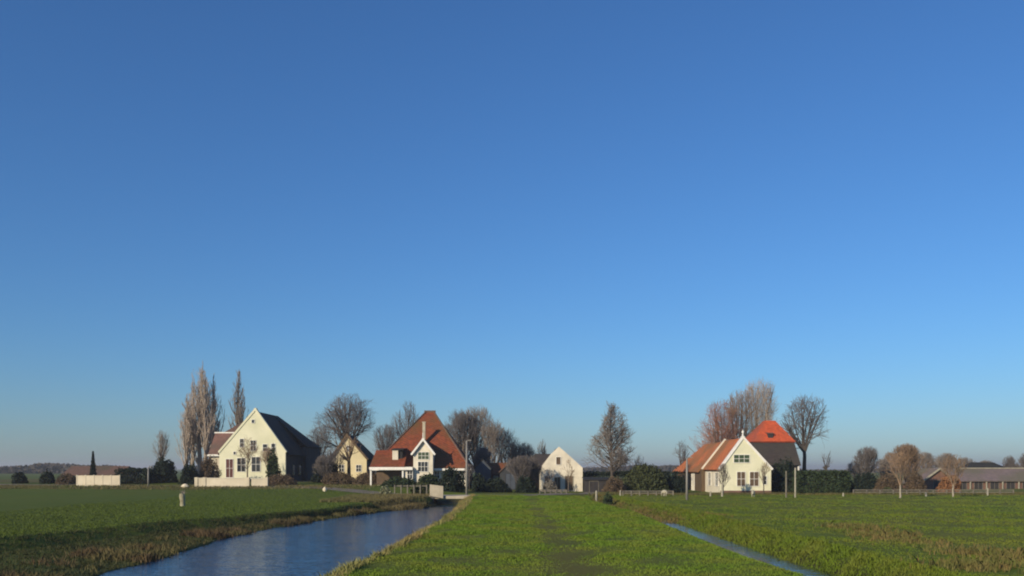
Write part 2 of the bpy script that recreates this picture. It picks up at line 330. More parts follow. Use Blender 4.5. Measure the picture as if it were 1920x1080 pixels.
PROF = {
    'round': lambda t: math.sqrt(max(0,1-(2*t-.95)**2*.98)),
    'dome':  lambda t: math.sqrt(max(0,1-t*t))*(.75+.5*min(t,.5)),
    'poplar':lambda t: min(1,.45+2.0*t)*(1-t**2.4*.8),
    'cone':  lambda t: min(1,.6+2.2*t)*max(.05,(1-t**1.5*.82)),
    'fan':   lambda t: (.30+.75*t)*math.sqrt(max(0,1-max(0,(t-.55)/.45)**2*.9)),
}
def grow(seed, H, R, cb, prof, style, dens=1.0, tr=None, thin=2):
    """bare tree: H height, R crown radius, cb crown base; returns trunk and twig segments"""
    rg = random.Random(seed); pf = PROF[prof]; trunk = []; tw = []
    ph = [rg.uniform(0,6.28) for _ in range(4)]
    tr = tr or H*.022
    def inside(p, fz=1.0):
        t = (p.z-cb)/(H-cb)
        if t > .93+(fz-.75)*.25 or t < -.08: return False
        a = math.atan2(p.y,p.x)
        return math.hypot(p.x,p.y) < R*fz*pf(min(1,max(0,t)))*(.84+(.30 if style == 'alder' else .17)*math.sin(3*a+ph[0]+t*7)+.10*math.sin(7*a+ph[1]+9*t))
    up = dict(poplar=.16, round=.05, fan=.12, alder=.03)[style]
    kids = dict(poplar=(0,6,4,3), round=(0,8,6,4.2), fan=(0,8,6,4.3), alder=(0,6,4,3))[style]
    ang = dict(poplar=(.25,.6), round=(.5,1.15), fan=(.35,.85), alder=(.5,1.1))[style]
    lrat = dict(poplar=.45, round=.60, fan=.60, alder=.58)[style]
    def rot(d, a):
        ax = d.orthogonal().normalized(); ax.rotate(Matrix.Rotation(rg.uniform(0,6.283),3,d)); v = d.copy(); v.rotate(Matrix.Rotation(a,3,ax)); return v
    def branch(p, d, L, r, lvl):
        if L < .35: return
        n = 5 if lvl < 3 else 3; seg = L/n; r = max(r,.016); fz = rg.uniform(.72,1.15)
        nk = int(kids[min(lvl,3)]*dens+rg.random()) if lvl < 4 else 0
        ks = sorted(rg.uniform(.15,1)*n for _ in range(nk)); ki = 0
        for i in range(n):
            d = (d+Vector((rg.gauss(0,.1),rg.gauss(0,.1),rg.gauss(0,.06)+up))).normalized()
            q = p+d*seg; ra = r*(1-.75*i/n); rb = r*(1-.75*(i+1)/n)
            if lvl >= 1 and not inside(q, fz):
                (tw if lvl >= thin else trunk).append((tuple(p),tuple(p+d*seg*.5),max(ra,.014),.008)); return
            (tw if lvl >= thin else trunk).append((tuple(p),tuple(q),max(ra,.016),max(rb,.012)))
            while ki < len(ks) and ks[ki] < i+1:
                f = ks[ki]-i; c = p.lerp(q,f)
                branch(c, rot(d, rg.uniform(*ang)), L*lrat*rg.uniform(.7,1.2)*(1.1-.4*ks[ki]/n), max(.016, ra*.55), lvl+1); ki += 1
            p = q
    if style in ('poplar','alder'):
        p = Vector((0,0,0)); n = 14; d = Vector((0,0,1)); pts = [p]
        for i in range(n):
            d = (Vector((0,0,1))+Vector((rg.gauss(0,.04),rg.gauss(0,.04),0))).normalized(); q = p+d*H*.97/n
            trunk.append((tuple(p),tuple(q),tr*(1-.93*i/n),tr*(1-.93*(i+1)/n))); pts.append(q); p = q
        nb = int((46 if style == 'poplar' else 54)*dens)
        for k in range(nb):
            f = (cb/H)+(1-cb/H)*((k+rg.random())/nb)*.96; i = min(n-1,int(f/.97*n)); c = pts[i].lerp(pts[i+1], f/.97*n-i)
            a = rg.uniform(.15,.5) if style == 'poplar' else rg.uniform(.7,1.3)
            az = rg.uniform(0,6.283); d = Vector((math.sin(a)*math.cos(az), math.sin(a)*math.sin(az), math.cos(a)))
            t = max(0,(c.z-cb)/(H-cb)); L = (R*pf(t)*1.35+.4) if style == 'alder' else max(1.0,(H-c.z)*.6)*rg.uniform(.6,1.1)
            branch(c, d, L, tr*.34*(1-.6*t), 1)
    else:
        top = cb+ (H-cb)*(.12 if style == 'round' else .05); p = Vector((0,0,0)); n = 5
        for i in range(n):
            q = Vector((rg.gauss(0,.05)*H*.05, rg.gauss(0,.05)*H*.05, top*(i+1)/n)); trunk.append((tuple(p),tuple(q),tr*(1.15-.35*i/n),tr*(1.15-.35*(i+1)/n))); p = q
        nl = int((13 if style == 'round' else 14)*max(.7,dens))
        for k in range(nl):
            az = 6.283*k/nl+rg.uniform(-.4,.4); a = rg.uniform(.15,1.15) if style == 'round' else rg.uniform(.05,.6)
            if style == 'round' and k % 3 == 0: a = rg.uniform(.05,.4)
            d = Vector((math.sin(a)*math.cos(az), math.sin(a)*math.sin(az), math.cos(a)))
            L = math.hypot(R*math.sin(a),(H-top)*math.cos(a))*1.02
            branch(Vector(p)-Vector((0,0,rg.uniform(0,.12)*(H-cb))), d, L, tr*.45, 1)
    return trunk, tw

NSEG = [0]
def tree(name, X_, D, Ytop, R, prof, style, label, bark='bark', twig='twig', cbf=.25, dens=1.0, seed=1, tr=None, group='bare trees round the farms', z=None):
    x = wx(X_, D); z0 = tzf(x,D) if z is None else z; H = wz(Ytop,D)-z0
    root = empty(name, (x,D,z0-.05), label, 'tree', group)
    a, b = grow(seed, H, R, H*cbf, prof, style, dens, tr, 1 if bark == 'birchbark' else 2)
    V, Fa = tubes(a, 6); npmesh('trunk', V, Fa, bark, root, True)
    V, Fa = tubes(b, 3); npmesh('crown', V, Fa, twig, root); NSEG[0] += len(b)
    return root

def leafmass(seed, n, fn, size, flat=.0):
    """n leaf quads inside the volume accepted by fn(unit cube sampler)"""
    rg = np.random.RandomState(seed); P = fn(rg, n); n = len(P)
    a = rg.normal(size=(n,3)); a /= np.linalg.norm(a,axis=1,keepdims=True); b = rg.normal(size=(n,3)); b -= (b*a).sum(1,keepdims=True)*a; b /= np.linalg.norm(b,axis=1,keepdims=True)
    s = (size*rg.uniform(.5,1.3,size=(n,1)))
    V = np.stack([P-a*s-b*s*.5, P+a*s-b*s*.5, P+a*s*.7+b*s*.6, P-a*s*.8+b*s*.5],1).reshape(-1,3)
    return V, np.arange(4*n).reshape(-1,4)
def shell_fn(rx, ry, h, kind, bumps, seed):
    r0 = random.Random(seed); ph = [r0.uniform(0,6.28) for _ in range(6)]
    def fn(rg, n):
        d = rg.normal(size=(n,3)); d[:,2] = np.abs(d[:,2]); d /= np.linalg.norm(d,axis=1,keepdims=True)
        az = np.arctan2(d[:,1],d[:,0]); el = d[:,2]
        lump = 1+bumps*(np.sin(3*az+ph[0]+4*el)*.5+np.sin(7*az+ph[1]-6*el)*.35+np.sin(13*az+9*el+ph[2])*.3)
        r = (.55+.45*rg.rand(n)**.5)*lump
        if kind == 'box':
            m = np.maximum(np.maximum(np.abs(d[:,0]),np.abs(d[:,1])),d[:,2]); d = d/m[:,None]; r = (.8+.2*rg.rand(n)**.5)*(1+.4*(lump-1))
        if kind == 'cone':
            t = rg.rand(n)**1.4; rad = (1-t)*(.5+.5*rg.rand(n)**.5)*lump; return np.stack([rx*rad*np.cos(az*1.0), ry*rad*np.sin(az), .1+h*t],1)
        return np.stack([rx*r*d[:,0], ry*r*d[:,1], h*r*d[:,2]+.05],1)
    return fn
def bush(name, X0, X1, Ytop, D, label, cat='bush', mat='evergreen', kind='dome', n=None, size=.13, bumps=.22, seed=3, ry=None, group=None, z=None):
    xa, xb = wx(X0,D), wx(X1,D); cx = (xa+xb)/2; rx = (xb-xa)/2; z0 = tzf(cx,D) if z is None else z; h = max(.4,wz(Ytop,D)-z0)
    ry = ry or min(rx, 1.8)
    root = empty(name, (cx,D,z0-.05), label, cat, group)
    if mat == 'shrub': size = .075
    n = n or (2 if mat == 'shrub' else 1)*int(min(9000, 260*(rx*ry+h*rx+h*ry)+150))
    V, Fa = leafmass(seed, n, shell_fn(rx,ry,h,kind,bumps,seed), size); npmesh('foliage', V, Fa, mat, root)
    rg = random.Random(seed); segs = []
    for k in range(max(5,int(rx*7))):
        x = rg.uniform(-.8,.8)*rx; y = rg.uniform(-.5,.5)*ry; hh = h*(.75 if kind != 'cone' else .95)*math.sqrt(max(.05,1-(x/rx)**2*.8))
        if kind == 'cone': x *= .1; y *= .1
        segs.append(((x*.7,y*.7,0),(x*1.0,y*1.0,hh),.05,.015))
    V, Fa = tubes(segs,4); npmesh('stem', V, Fa, 'darkbark', root)
    return root

def blades(name, P, hgt, wid, mat, per=5, lean=.35, spread=.06, seed=1, label=None, cat=None):
    rg = np.random.RandomState(seed); n = len(P); Pb = np.repeat(P,per,axis=0)+np.concatenate([rg.normal(scale=spread,size=(n*per,2)), np.zeros((n*per,1))],1)
    N = len(Pb); h = np.repeat(hgt,per)*rg.uniform(.5,1.2,N); az = rg.uniform(0,2*np.pi,N); w_ = wid*rg.uniform(.6,1.3,N)
    side = np.stack([np.cos(az),np.sin(az),np.zeros(N)],1)*w_[:,None]
    ln = rg.normal(scale=lean,size=(N,2))*h[:,None]
    mid = Pb+np.concatenate([ln*.35,(h*.6)[:,None]],1); tip = Pb+np.concatenate([ln,h[:,None]],1)
    V = np.stack([Pb-side, Pb+side, mid+side*.6, tip, mid-side*.6],1).reshape(-1,3)
    V[:,2] -= .015
    k = (np.arange(N)*5)[:,None]; Fa = np.concatenate([k,k+1,k+2,k+3,k+4],1)
    o = npmesh(name, V, Fa, mat); o['kind'] = 'stuff'
    if label: o['label'] = label; o['category'] = cat
    return o
def scatter(seed, n, x0, x1, y0, y1, pw=1.6, fx=None):
    rg = np.random.RandomState(seed); y = y0+(y1-y0)*rg.rand(n)**pw; u = rg.rand(n)
    if fx is None: x = x0+(x1-x0)*u
    else: a, b = fx(y); x = a+(b-a)*u
    return x, y, rg
def ground_pts(x, y): return np.stack([x,y,tz(x,y)],1)

def grass_mat(name, c1, c2, c3, tr=None):
    m = M_(name, c1, c2, 1.1, .9, c3=c3, scale3=.35, spec=.12, f3=.8); return m
MAT['blade'] = grass_mat('grass blades', (.135,.215,.024), (.085,.15,.017), (.155,.18,.03))
MAT['blade2'] = grass_mat('meadow blades', (.12,.175,.018), (.09,.135,.015), (.14,.155,.025))
# strip of grass between canal and ditch
x, y, rg = scatter(1, 75000, 0,0, 12, 92, 1.7, lambda y: (x_edge(y)+.05, ditch_c(y)-1.4))
cl = np.sin(x*1.9+np.sin(y*.7)*2)+np.sin(y*1.3+np.sin(x*.9)*2)+rg.normal(scale=.5,size=len(x))
trk = np.exp(-((x-1.9)/.8)**2)
keep = (rg.rand(len(x)) > trk*.5) & (cl > -1.6); hh = (.06+.022*np.clip(cl,-1,2))*(1-.5*trk)*np.clip(y/35,.8,1.6)
blades('grass', ground_pts(x,y)[keep], hh[keep], .011*1.6, 'blade', 5, .5, .06, 1)
# right meadow
x, y, rg = scatter(2, 42000, 0,0, 14, 104, 1.5, lambda y: (ditch_c(y)+1.2, ditch_c(y)*0+12+y*.5))
cl = np.sin(x*1.1+np.sin(y*.5)*2)+np.sin(y*.9)
blades('grass', ground_pts(x,y), (.055+.015*cl)*np.clip(y/40,.8,1.4)*np.ones(len(x)), .022, 'blade2', 4, .5, .09, 2)
# left meadow edge
x, y, rg = scatter(4, 26000, 0,0, 34, 104, 1.3, lambda y: (x_top_left(y)-8-y*.2, x_top_left(y)+.2))
blades('grass', ground_pts(x,y), .08*np.ones(len(x)), .022, M_('left meadow blades', (.088,.128,.013), (.058,.088,.010), 3), 4, .5, .09, 5)
# reeds on the lower left bank
x, y, rg = scatter(6, 9000, 0,0, 22, 84, 1.2, lambda y: (x_top_left(y)*.42+x_water_left(y)*.58, x_water_left(y)+.15))
cl = np.sin(y*.55)+np.sin(y*1.7+x)+rg.normal(scale=.6,size=len(x)); k = cl > .6
blades('reeds', ground_pts(x,y)[k], (.14+.12*np.clip(cl,0,2.4))[k], .018, 'reed', 5, .35, .09, 7)
x, y, rg = scatter(8, 9000, 0,0, 22, 86, 1.2, lambda y: (x_top_left(y)+.1, x_water_left(y)))
blades('bank_grass', ground_pts(x,y), .13*np.ones(len(x)), .018, M_('bank grass', (.06,.065,.02),(.035,.04,.015),2), 5, .5, .08, 9)  # grass colour darkened to deepen the shade on this bank
# pale dry fringe on the right canal bank
x, y, rg = scatter(10, 6000, 0,0, 12, 92, 1.2, lambda y: (x_edge(y)-1.25, x_edge(y)+.15))
cl = np.sin(y*.5+1)+np.sin(y*1.5)+rg.normal(scale=.7,size=len(x)); k = cl > -.2
blades('reeds', ground_pts(x,y)[k], (.13+.09*np.clip(cl,0,2))[k], .016, 'drygrass', 5, .4, .07, 11)
# ditch banks and the rushes in the meadow to the right
x, y, rg = scatter(12, 7000, 0,0, 14, 96, 1.3, lambda y: (ditch_c(y)-1.5, ditch_c(y)-.55))
blades('bank_grass', ground_pts(x,y), .10*np.ones(len(x)), .018, 'blade', 5, .5, .07, 13)
x, y, rg = scatter(14, 7000, 0,0, 14, 96, 1.3, lambda y: (ditch_c(y)+.6, ditch_c(y)+2.2))
blades('bank_grass', ground_pts(x,y), .16*np.ones(len(x)), .018, 'blade2', 5, .5, .07, 15)
x, y, rg = scatter(40, 1300, 0,0, 60, 98, 1.0, lambda y: (ditch_c(y)-.9, ditch_c(y)+1.3))
blades('reeds', ground_pts(x,y), .28*np.ones(len(x)), .02, 'rush', 5, .4, .08, 41)
P = []; hh = []
rg = np.random.RandomState(16)
for cx, cy, sx, sy, n, h in ((17.2,44.5,1.1,2.0,500,.32),(16.6,40,1.0,1.6,450,.30),(16.2,36,1.0,2.0,350,.28),(14.2,27,1.0,1.0,420,.34),(16.4,28.2,1.2,1.3,380,.30),(16.0,31,.9,1.2,200,.36),(12.8,57,.6,4,220,.22),(17.4,30,.9,1.2,200,.3)):
    n = int(n*.45); h *= .8; q = rg.normal(size=(n,2))*1.25*[sx*.55,sy*.55]+[cx,cy]; P.append(ground_pts(q[:,0],q[:,1])); hh.append(np.full(n,h)*rg.uniform(.5,1.2,n))
blades('rushes', np.concatenate(P), np.concatenate(hh), .018, 'rush', 5, .4, .07, 17)
# far left bank corner where the canal bends, rough grass by the bridge
x, y, rg = scatter(18, 5000, -17,-8.4, 78, 92, 1.0)
blades('rough_grass', ground_pts(x,y), .32*np.ones(len(x)), .022, M_('rough grass', (.17,.16,.06),(.09,.09,.035),1.2,c3=(.2,.14,.07)), 5, .45, .1, 19)
x, y, rg = scatter(50, 5200, -100,-17, 104, 118, 1.0)
blades('verge_grass', ground_pts(x,y), .22*np.ones(len(x)), .03, M_('verge grass', (.16,.13,.055),(.10,.09,.035),.5,c3=(.09,.11,.03)), 5, .45, .12, 51)
x, y, rg = scatter(52, 5200, 10,64, 101, 107, 1.0)
blades('verge_grass', ground_pts(x,y), .22*np.ones(len(x)), .03, M_('verge grass right', (.13,.12,.04),(.08,.085,.025),.5,c3=(.14,.10,.05)), 5, .45, .12, 53)

# ------------------------------------------------------------------ buildings
def pw(D): return lambda X0, Y0, X1, Y1: (wx(X0,D), wx(X1,D), wz(Y1,D), wz(Y0,D))
def verge(m, a, b, y0, y1, t=.22):
    """board along a gable edge from a to b (x,z)"""
    dx, dz = b[0]-a[0], b[1]-a[1]; l = math.hypot(dx,dz); n = (-dz/l*t, dx/l*t)
    pts = [a, b, (b[0]-n[0],b[1]-n[1]), (a[0]-n[0],a[1]-n[1])]
    if n[1] < 0: pts = [a, b, (b[0]+n[0],b[1]+n[1]), (a[0]+n[0],a[1]+n[1])]
    s = sum(pts[i][0]*pts[(i+1)%4][1]-pts[(i+1)%4][0]*pts[i][1] for i in range(4))
    if s < 0: pts = pts[::-1]
    m.prism_y(pts, y0, y1)
def gable_pts(x0, x1, z0, ze, xr, zr): return [(x0,z0),(x1,z0),(x1,ze),(xr,zr),(x0,ze)]

# ---- cream farmhouse on the left
D = 130; b = (-38, D, .95); q = pw(D)
root = empty('farmhouse', b, 'large cream gabled farmhouse with a blackish hipped roof behind a pale garden wall', 'house', 'farm buildings')
MB(b).prism_y(gable_pts(-42.9,-33.2,.8,5.55,-37.6,11.7), D, D+.45).build('gable_wall', 'cream', root)
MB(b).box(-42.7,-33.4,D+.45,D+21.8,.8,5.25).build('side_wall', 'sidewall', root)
ze, zr, xl, xr_, xm = 5.35, 11.45, -43.0, -33.1, -37.6
rf = MB(b)
rf.slab([(xr_+.35,D+.45,ze-.25),(xr_+.35,D+12.0,ze-.25),(xm,D+12.5,zr),(xm,D+.45,zr)])
rf.slab([(xr_+.45,D+11.2,6.55),(xr_+.45,D+22.2,6.55),(xm,D+12.5,zr+.03)])
rf.slab([(xm,D+10.0,zr-.02),(xr_+.45,D+11.2,6.55),(xm,D+12.5,zr+.03)])
rf.slab([(xl-.3,D+22.2,ze-.25),(xl-.3,D+.45,ze-.25),(xm,D+.45,zr),(xm,D+12.5,zr)])
rf.slab([(xr_+.45,D+22.2,6.55),(xl-.3,D+22.2,6.55),(xm,D+12.5,zr+.03)])
roof = rf.build('roof', 'darktile', root)
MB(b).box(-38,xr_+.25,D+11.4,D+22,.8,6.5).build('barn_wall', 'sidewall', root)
v = MB(b); verge(v,(-43.1,5.5),(-37.6,11.95),D-.10,D+.5,.28); verge(v,(-37.6,11.95),(-33.0,5.5),D-.102,D+.498,.28); v.build('gable_edge', 'cream', root)
MB(b).box(-42.95,-33.15,D-.05,D-.002,.8,1.45).build('plinth', 'sidewall', root)
for X0,Y0,X1,Y1,kd in ((424,861,437,895,'door'),(445,859,460,884,'window'),(472,857,488,884,'window'),(503,858,516,881,'window'),
        (470,826,480,845,'window'),(493,833,501,846,'window'),(509,832,516,846,'window'),(450,823,457,838,'window'),(472,787,477,793,'window'),(438,847,442,852,'window')):
    a0,a1,z0,z1 = q(X0,Y0,X1,Y1); window(root, b, '-y', D, a0,a1,z0,z1, kd, 'door' if kd == 'door' else 'glass', bars=1 if a1-a0 > .7 else 0, cross=1 if z1-z0 > .9 else 0)
for y0 in (134.5,138.5): 
    m = MB(b); m.box(xr_-.28,xr_-.14,y0,y0+1.1,2.0,3.6); fr = m.build('window', 'wood', root); m = MB(b); m.box(xr_-.14,xr_-.13,y0+.08,y0+1.02,2.08,3.52); m.build('pane','glass',fr)
# front wing with brown tiles and the brick rear part
m = MB(b); m.box(-45.3,-42.9,133.4,141,.8,5.1); w_ = m.build('wing_wall', 'gardenwall', root)
m = MB(b); m.slab([(-45.6,133.0,5.1),(-42.2,133.0,5.1),(-40.2,137.2,8.55),(-45.9,137.2,8.55)]); m.slab([(-42,141.4,5.1),(-45.6,141.4,5.1),(-45.9,137.2,8.55),(-40,137.2,8.55)]); m.build('wing_roof', 'winetile', root)
MB(b).box(-46.0,-40.4,137.08,137.32,8.5,8.68).build('ridge_tiles', 'whitepaint', root); MB(b).box(-45.7,-42.95,132.9,133.05,4.9,5.16).build('fascia', 'whitepaint', root)
m = MB(b); m.prism_x([(133.45,5.0),(141.0,5.0),(137.2,8.4)], -45.3,-42.4); m.build('wing_gable', 'brick', root)
m = MB(b); m.box(-46.8,-42.75,141.6,150,.8,8.2); m.build('rear_wall', 'brick', root)
m = MB(b); A = (-43.2,145.5,11.3); B = (-38.3,145.5,11.3); m.slab([(-47.3,141.3,8.0),(-38.3,141.3,8.0),B,A]); m.slab([(-47.3,150.2,8.0),(-47.3,141.3,8.0),A]); m.slab([(-38.3,150.2,8.0),(-47.3,150.2,8.0),A,B]); m.build('rear_roof', 'browntile', root)

# ---- pale yellow house between the trees
D = 136; b = (-25, D, 1.0); q = pw(D)
root = empty('house', b, 'small pale yellow gabled house with dark roof half hidden by a brown tree', 'house', 'farm buildings')
MB(b).prism_y(gable_pts(-27.7,-22.3,.9,4.7,-25.3,8.1), D, D+.4).build('gable_wall', 'paleyellow', root)
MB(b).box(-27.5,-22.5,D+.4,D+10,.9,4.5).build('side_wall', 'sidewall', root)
m = MB(b); m.slab([(-22.0,D-.25,4.45),(-22.0,D+10.4,4.45),(-25.3,D+6,8.3),(-25.3,D-.25,8.3)]); m.slab([(-28,D+10.4,4.45),(-28,D-.25,4.45),(-25.3,D-.25,8.3),(-25.3,D+6,8.3)]); m.slab([(-22,D+10.4,4.45),(-28,D+10.4,4.45),(-25.3,D+6,8.3)]); m.build('roof','darktile',root)
m = MB(b); verge(m,(-28.05,4.5),(-25.3,8.45),D-.36,D-.26,.3); verge(m,(-25.3,8.45),(-21.95,4.5),D-.361,D-.261,.3); m.build('gable_edge','brownwood',root)
for X0,Y0,X1,Y1 in ((636,872,645,884),(668,872,677,884),(650,836,656,846)):
    a0,a1,z0,z1 = q(X0,Y0,X1,Y1); window(root,b,'-y',D,a0,a1,z0,z1)

# ---- farmhouse with the pyramid roof
D = 118; b = (-11.5, D, .85); q = pw(116)
root = empty('farmhouse', b, 'white walled farmhouse under a tall red tiled pyramid roof beside the canal', 'house', 'farm buildings')
MB(b).box(-17.9,-6.0,D,D+16,.6,3.3).build('wall','white',root)
m = MB(b); A = (-12.2,126,11.1); B = (-11.1,126,11.1); z_ = 3.0; x0_, x1_, y0_, y1_ = -19.0,-5.5,117.6,134.4
m.slab([(x0_,y0_,z_),(x1_,y0_,z_),B,A]); m.slab([(x1_,y0_,z_),(x1_,y1_,z_),B]); m.slab([(x1_,y1_,z_),(x0_,y1_,z_),A,B]); m.slab([(x0_,y1_,z_),(x0_,y0_,z_),A])
rf = m.build('roof','redtile',root)
m = MB(b); m.box(-12.45,-10.85,125.85,126.15,11.0,11.28); m.bar((x0_,y0_,z_+.02),(A[0],A[1],A[2]+.02),.13); m.bar((x1_,y0_,z_+.02),(B[0],B[1],B[2]+.02),.13); m.build('ridge_tiles','browntile',rf)
c0 = wx(795,121); m = MB(b); m.box(c0-.19,c0+.19,120.8,121.2,7.0,9.3); m.box(c0-.25,c0+.25,120.74,121.26,9.3,9.42); m.build('chimney','concrete',rf)
m = MB(b); m.box(-18.6,x1_+.1,117.35,117.6,2.78,3.05); m.build('fascia','whitepaint',root)
# verandah wing at the left
m = MB(b); m.slab([(-18.5,115.2,3.3),(-14.0,115.2,3.3),(-14.0,119.0,5.5),(-18.2,119.0,5.5)],.14); m.slab([(-18.5,122,3.3),(-18.5,115.2,3.3),(-18.2,119,5.5)],.14); m.build('verandah_roof','redtile',root)
m = MB(b); m.box(-18.5,-12.9,115.0,115.2,2.85,3.22); m.build('verandah_beam','whitepaint',root)
for xx in (-18.35,-14.2): MB(b).box(xx-.1,xx+.1,115.22,115.4,.7,2.9).build('post','whitepaint',root)
m = MB(b); m.box(-18.0,-14.4,117.86,117.96,.9,2.9); m.build('verandah_shade_panel','doorbrown',root)  # added dark panel stands for the shade inside the open verandah
m = MB(b); m.box(-14.1,-12.92,115.5,118.0,.6,3.25); m.build('wall','white',root)
# front gable with white boards
m = MB(b); m.prism_y(gable_pts(-12.9,-10.35,.6,5.2,-11.6,6.75),116,116.3); m.box(-12.85,-10.4,116.3,119.6,.6,5.0); m.build('front_gable','white',root)
m = MB(b); m.slab([(-10.1,115.7,5.0),(-10.1,121.4,5.0),(-11.6,122.6,6.9),(-11.6,115.7,6.9)],.12); m.slab([(-13.1,121.4,5.0),(-13.1,115.7,5.0),(-11.6,115.7,6.9),(-11.6,122.6,6.9)],.12); m.build('gable_roof','browntile',root)
m = MB(b); verge(m,(-13.25,4.9),(-11.6,7.05),115.56,115.68,.24); verge(m,(-11.6,7.05),(-9.95,4.9),115.561,115.681,.24); m.bar((-11.6,115.6,6.9),(-11.6,115.6,7.7),.07,.04); m.build('gable_boards','whitepaint',root)
for X0,Y0,X1,Y1,pn in ((784,848,804,861,'shutter'),(784,866,802,884,'glass')):
    a0,a1,z0,z1 = q(X0,Y0,X1,Y1); window(root,b,'-y',116,a0,a1,z0,z1,pane=pn,bars=2)
a0,a1,z0,z1 = pw(115.5)(764,881,773,898); window(root,b,'-y',115.5,a0,a1,z0,z1)
# little dormer
m = MB(b); m.box(-15.75,-15.0,116.75,119.5,4.1,5.55); m.build('dormer','white',rf)
m = MB(b); m.slab([(-15.9,116.6,5.56),(-14.3,116.6,5.56),(-14.3,120.5,5.8),(-15.9,120.5,5.8)],.1); m.box(-15.0,-14.45,117.0,120,4.0,5.45); m.build('dormer_side','darktile',rf)
for X0,X1 in ((815,824),(836,846),(862,871)):
    a0,a1,z0,z1 = pw(118)(X0,884,X1,897); window(root,b,'-y',118,a0,a1,z0,z1)

# ---- sheds behind the bridge
D = 124; b = (-4.5, D, .5)
root = empty('shed', b, 'dark blue-grey shed, shade put into its colour, just right of the red roofed farmhouse', 'shed', 'farm buildings')
MB(b).prism_y(gable_pts(-5.2,-3.0,.1,3.1,-4.1,4.3),D,D+5).build('wall','bluegrey',root)  # blue-grey wall tone stands for a mass lying in shadow
m = MB(b); m.slab([(-2.85,D-.1,3.0),(-2.85,D+5.1,3.0),(-4.1,D+5.1,4.42),(-4.1,D-.1,4.42)],.1); m.slab([(-5.35,D+5.1,3.0),(-5.35,D-.1,3.0),(-4.1,D-.1,4.42),(-4.1,D+5.1,4.42)],.1); m.build('roof','darktile',root)
a0,a1,z0,z1 = pw(D)(885,895,897,917); window(root,b,'-y',D,a0,a1,max(z0,.3),z1,'door','darkwood','bluegrey',1,0)
D = 128; b = (-2.5, D, .3)
root = empty('shed', b, 'low shed with a dull red tiled roof and one pale door', 'shed', 'farm buildings')
MB(b).box(-4.3,-.6,D,D+5,.0,2.3).build('wall','brick',root)
m = MB(b); m.slab([(-4.5,D-.3,2.2),(-.4,D-.3,2.2),(-.4,D+2.5,3.9),(-4.5,D+2.5,3.9)],.12); m.slab([(-.4,D+5.3,2.2),(-4.5,D+5.3,2.2),(-4.5,D+2.5,3.9),(-.4,D+2.5,3.9)],.12); m.build('roof','redtile',root)
a0,a1,z0,z1 = pw(D)(926,893,933,908); window(root,b,'-y',D,a0,a1,.2,z1,'door','concrete','whitepaint',0,0)
D = 124; b = (.1, D, .1)
root = empty('barn', b, 'dark boarded barn with its gable facing the grass strip', 'barn', 'farm buildings')
MB(b).prism_y(gable_pts(-1.7,2.0,-.1,2.7,.1,4.2),D,D+8).build('wall','sidewall',root)
m = MB(b); m.slab([(2.2,D-.2,2.55),(2.2,D+8.2,2.55),(.1,D+8.2,4.4),(.1,D-.2,4.4)],.14); m.slab([(-1.9,D+8.2,2.55),(-1.9,D-.2,2.55),(.1,D-.2,4.4),(.1,D+8.2,4.4)],.14); m.build('roof','browntile',root)
a0,a1,z0,z1 = pw(D)(948,888,966,915); window(root,b,'-y',D,a0,a1,.15,z1,'door','bluegrey','darkwood',1,0)
D = 127; b = (3.5, D, .1)
root = empty('barn', b, 'long brown tiled barn stretching left from the white gabled barn', 'barn', 'farm buildings')
MB(b).box(2.2,6.2,D,D+7,-.1,2.8).build('wall','brownwood',root)
m = MB(b); m.slab([(.4,D-.4,2.8),(6.4,D-.4,2.8),(6.4,D+3.5,5.2),(3.4,D+3.5,5.2)],.15); m.slab([(6.4,D+7.4,2.8),(.4,D+7.4,2.8),(3.4,D+3.5,5.2),(6.4,D+3.5,5.2)],.15); m.slab([(.4,D+7.4,2.8),(.4,D-.4,2.8),(3.4,D+3.5,5.2)],.15); m.build('roof','thatch',root)

# ---- white barn at the end of the strip
D = 118; b = (6.5, D, 0); q = pw(D)
root = empty('barn', b, 'small white barn with a steep gable at the far end of the grass strip', 'barn', 'farm buildings')
MB(b).prism_y([(3.8,-.2),(9.4,-.2),(9.4,3.15),(7.3,5.05),(6.25,5.95),(5.2,5.0),(3.8,3.15)],D,D+.35).build('gable_wall','white',root)
MB(b).box(3.9,9.3,D+.35,D+9,-.2,3.05).build('side_wall','white',root)
m = MB(b); m.slab([(9.55,D+.3,2.95),(9.55,D+9.2,2.95),(6.25,D+9.2,5.85),(6.25,D+.3,5.85)],.14); m.slab([(3.65,D+9.2,2.95),(3.65,D+.3,2.95),(6.25,D+.3,5.85),(6.25,D+9.2,5.85)],.14); m.build('roof','browntile',root)
for X0,Y0,X1,Y1,kd in ((1043,857,1051,871,'window'),(1040,895,1050,919,'door'),(1060,893,1074,919,'door'),(1021,893,1031,909,'window')):
    a0,a1,z0,z1 = q(X0,Y0,X1,Y1); window(root,b,'-y',D,a0,a1,z0,z1,kd,'doorbrown' if kd == 'door' or Y0 < 870 else 'glass','post' if kd == 'door' else 'whitepaint',bars=1 if kd == 'door' else 0,cross=0)
D = 112; b = (10.7, D, 0)
root = empty('shed', b, 'low black shed right beside the white barn', 'shed', 'farm buildings')
MB(b).box(9.3,12.2,D,D+3,-.2,1.62).build('wall','darkwood',root)
m = MB(b); m.slab([(9.1,D-.2,1.64),(12.4,D-.2,1.64),(12.4,D+3.2,1.95),(9.1,D+3.2,1.95)],.1); m.build('roof','darktile',root)
window(root,b,'-y',D,9.8,10.9,0,1.4,'door','darkwood','wood',0,0)

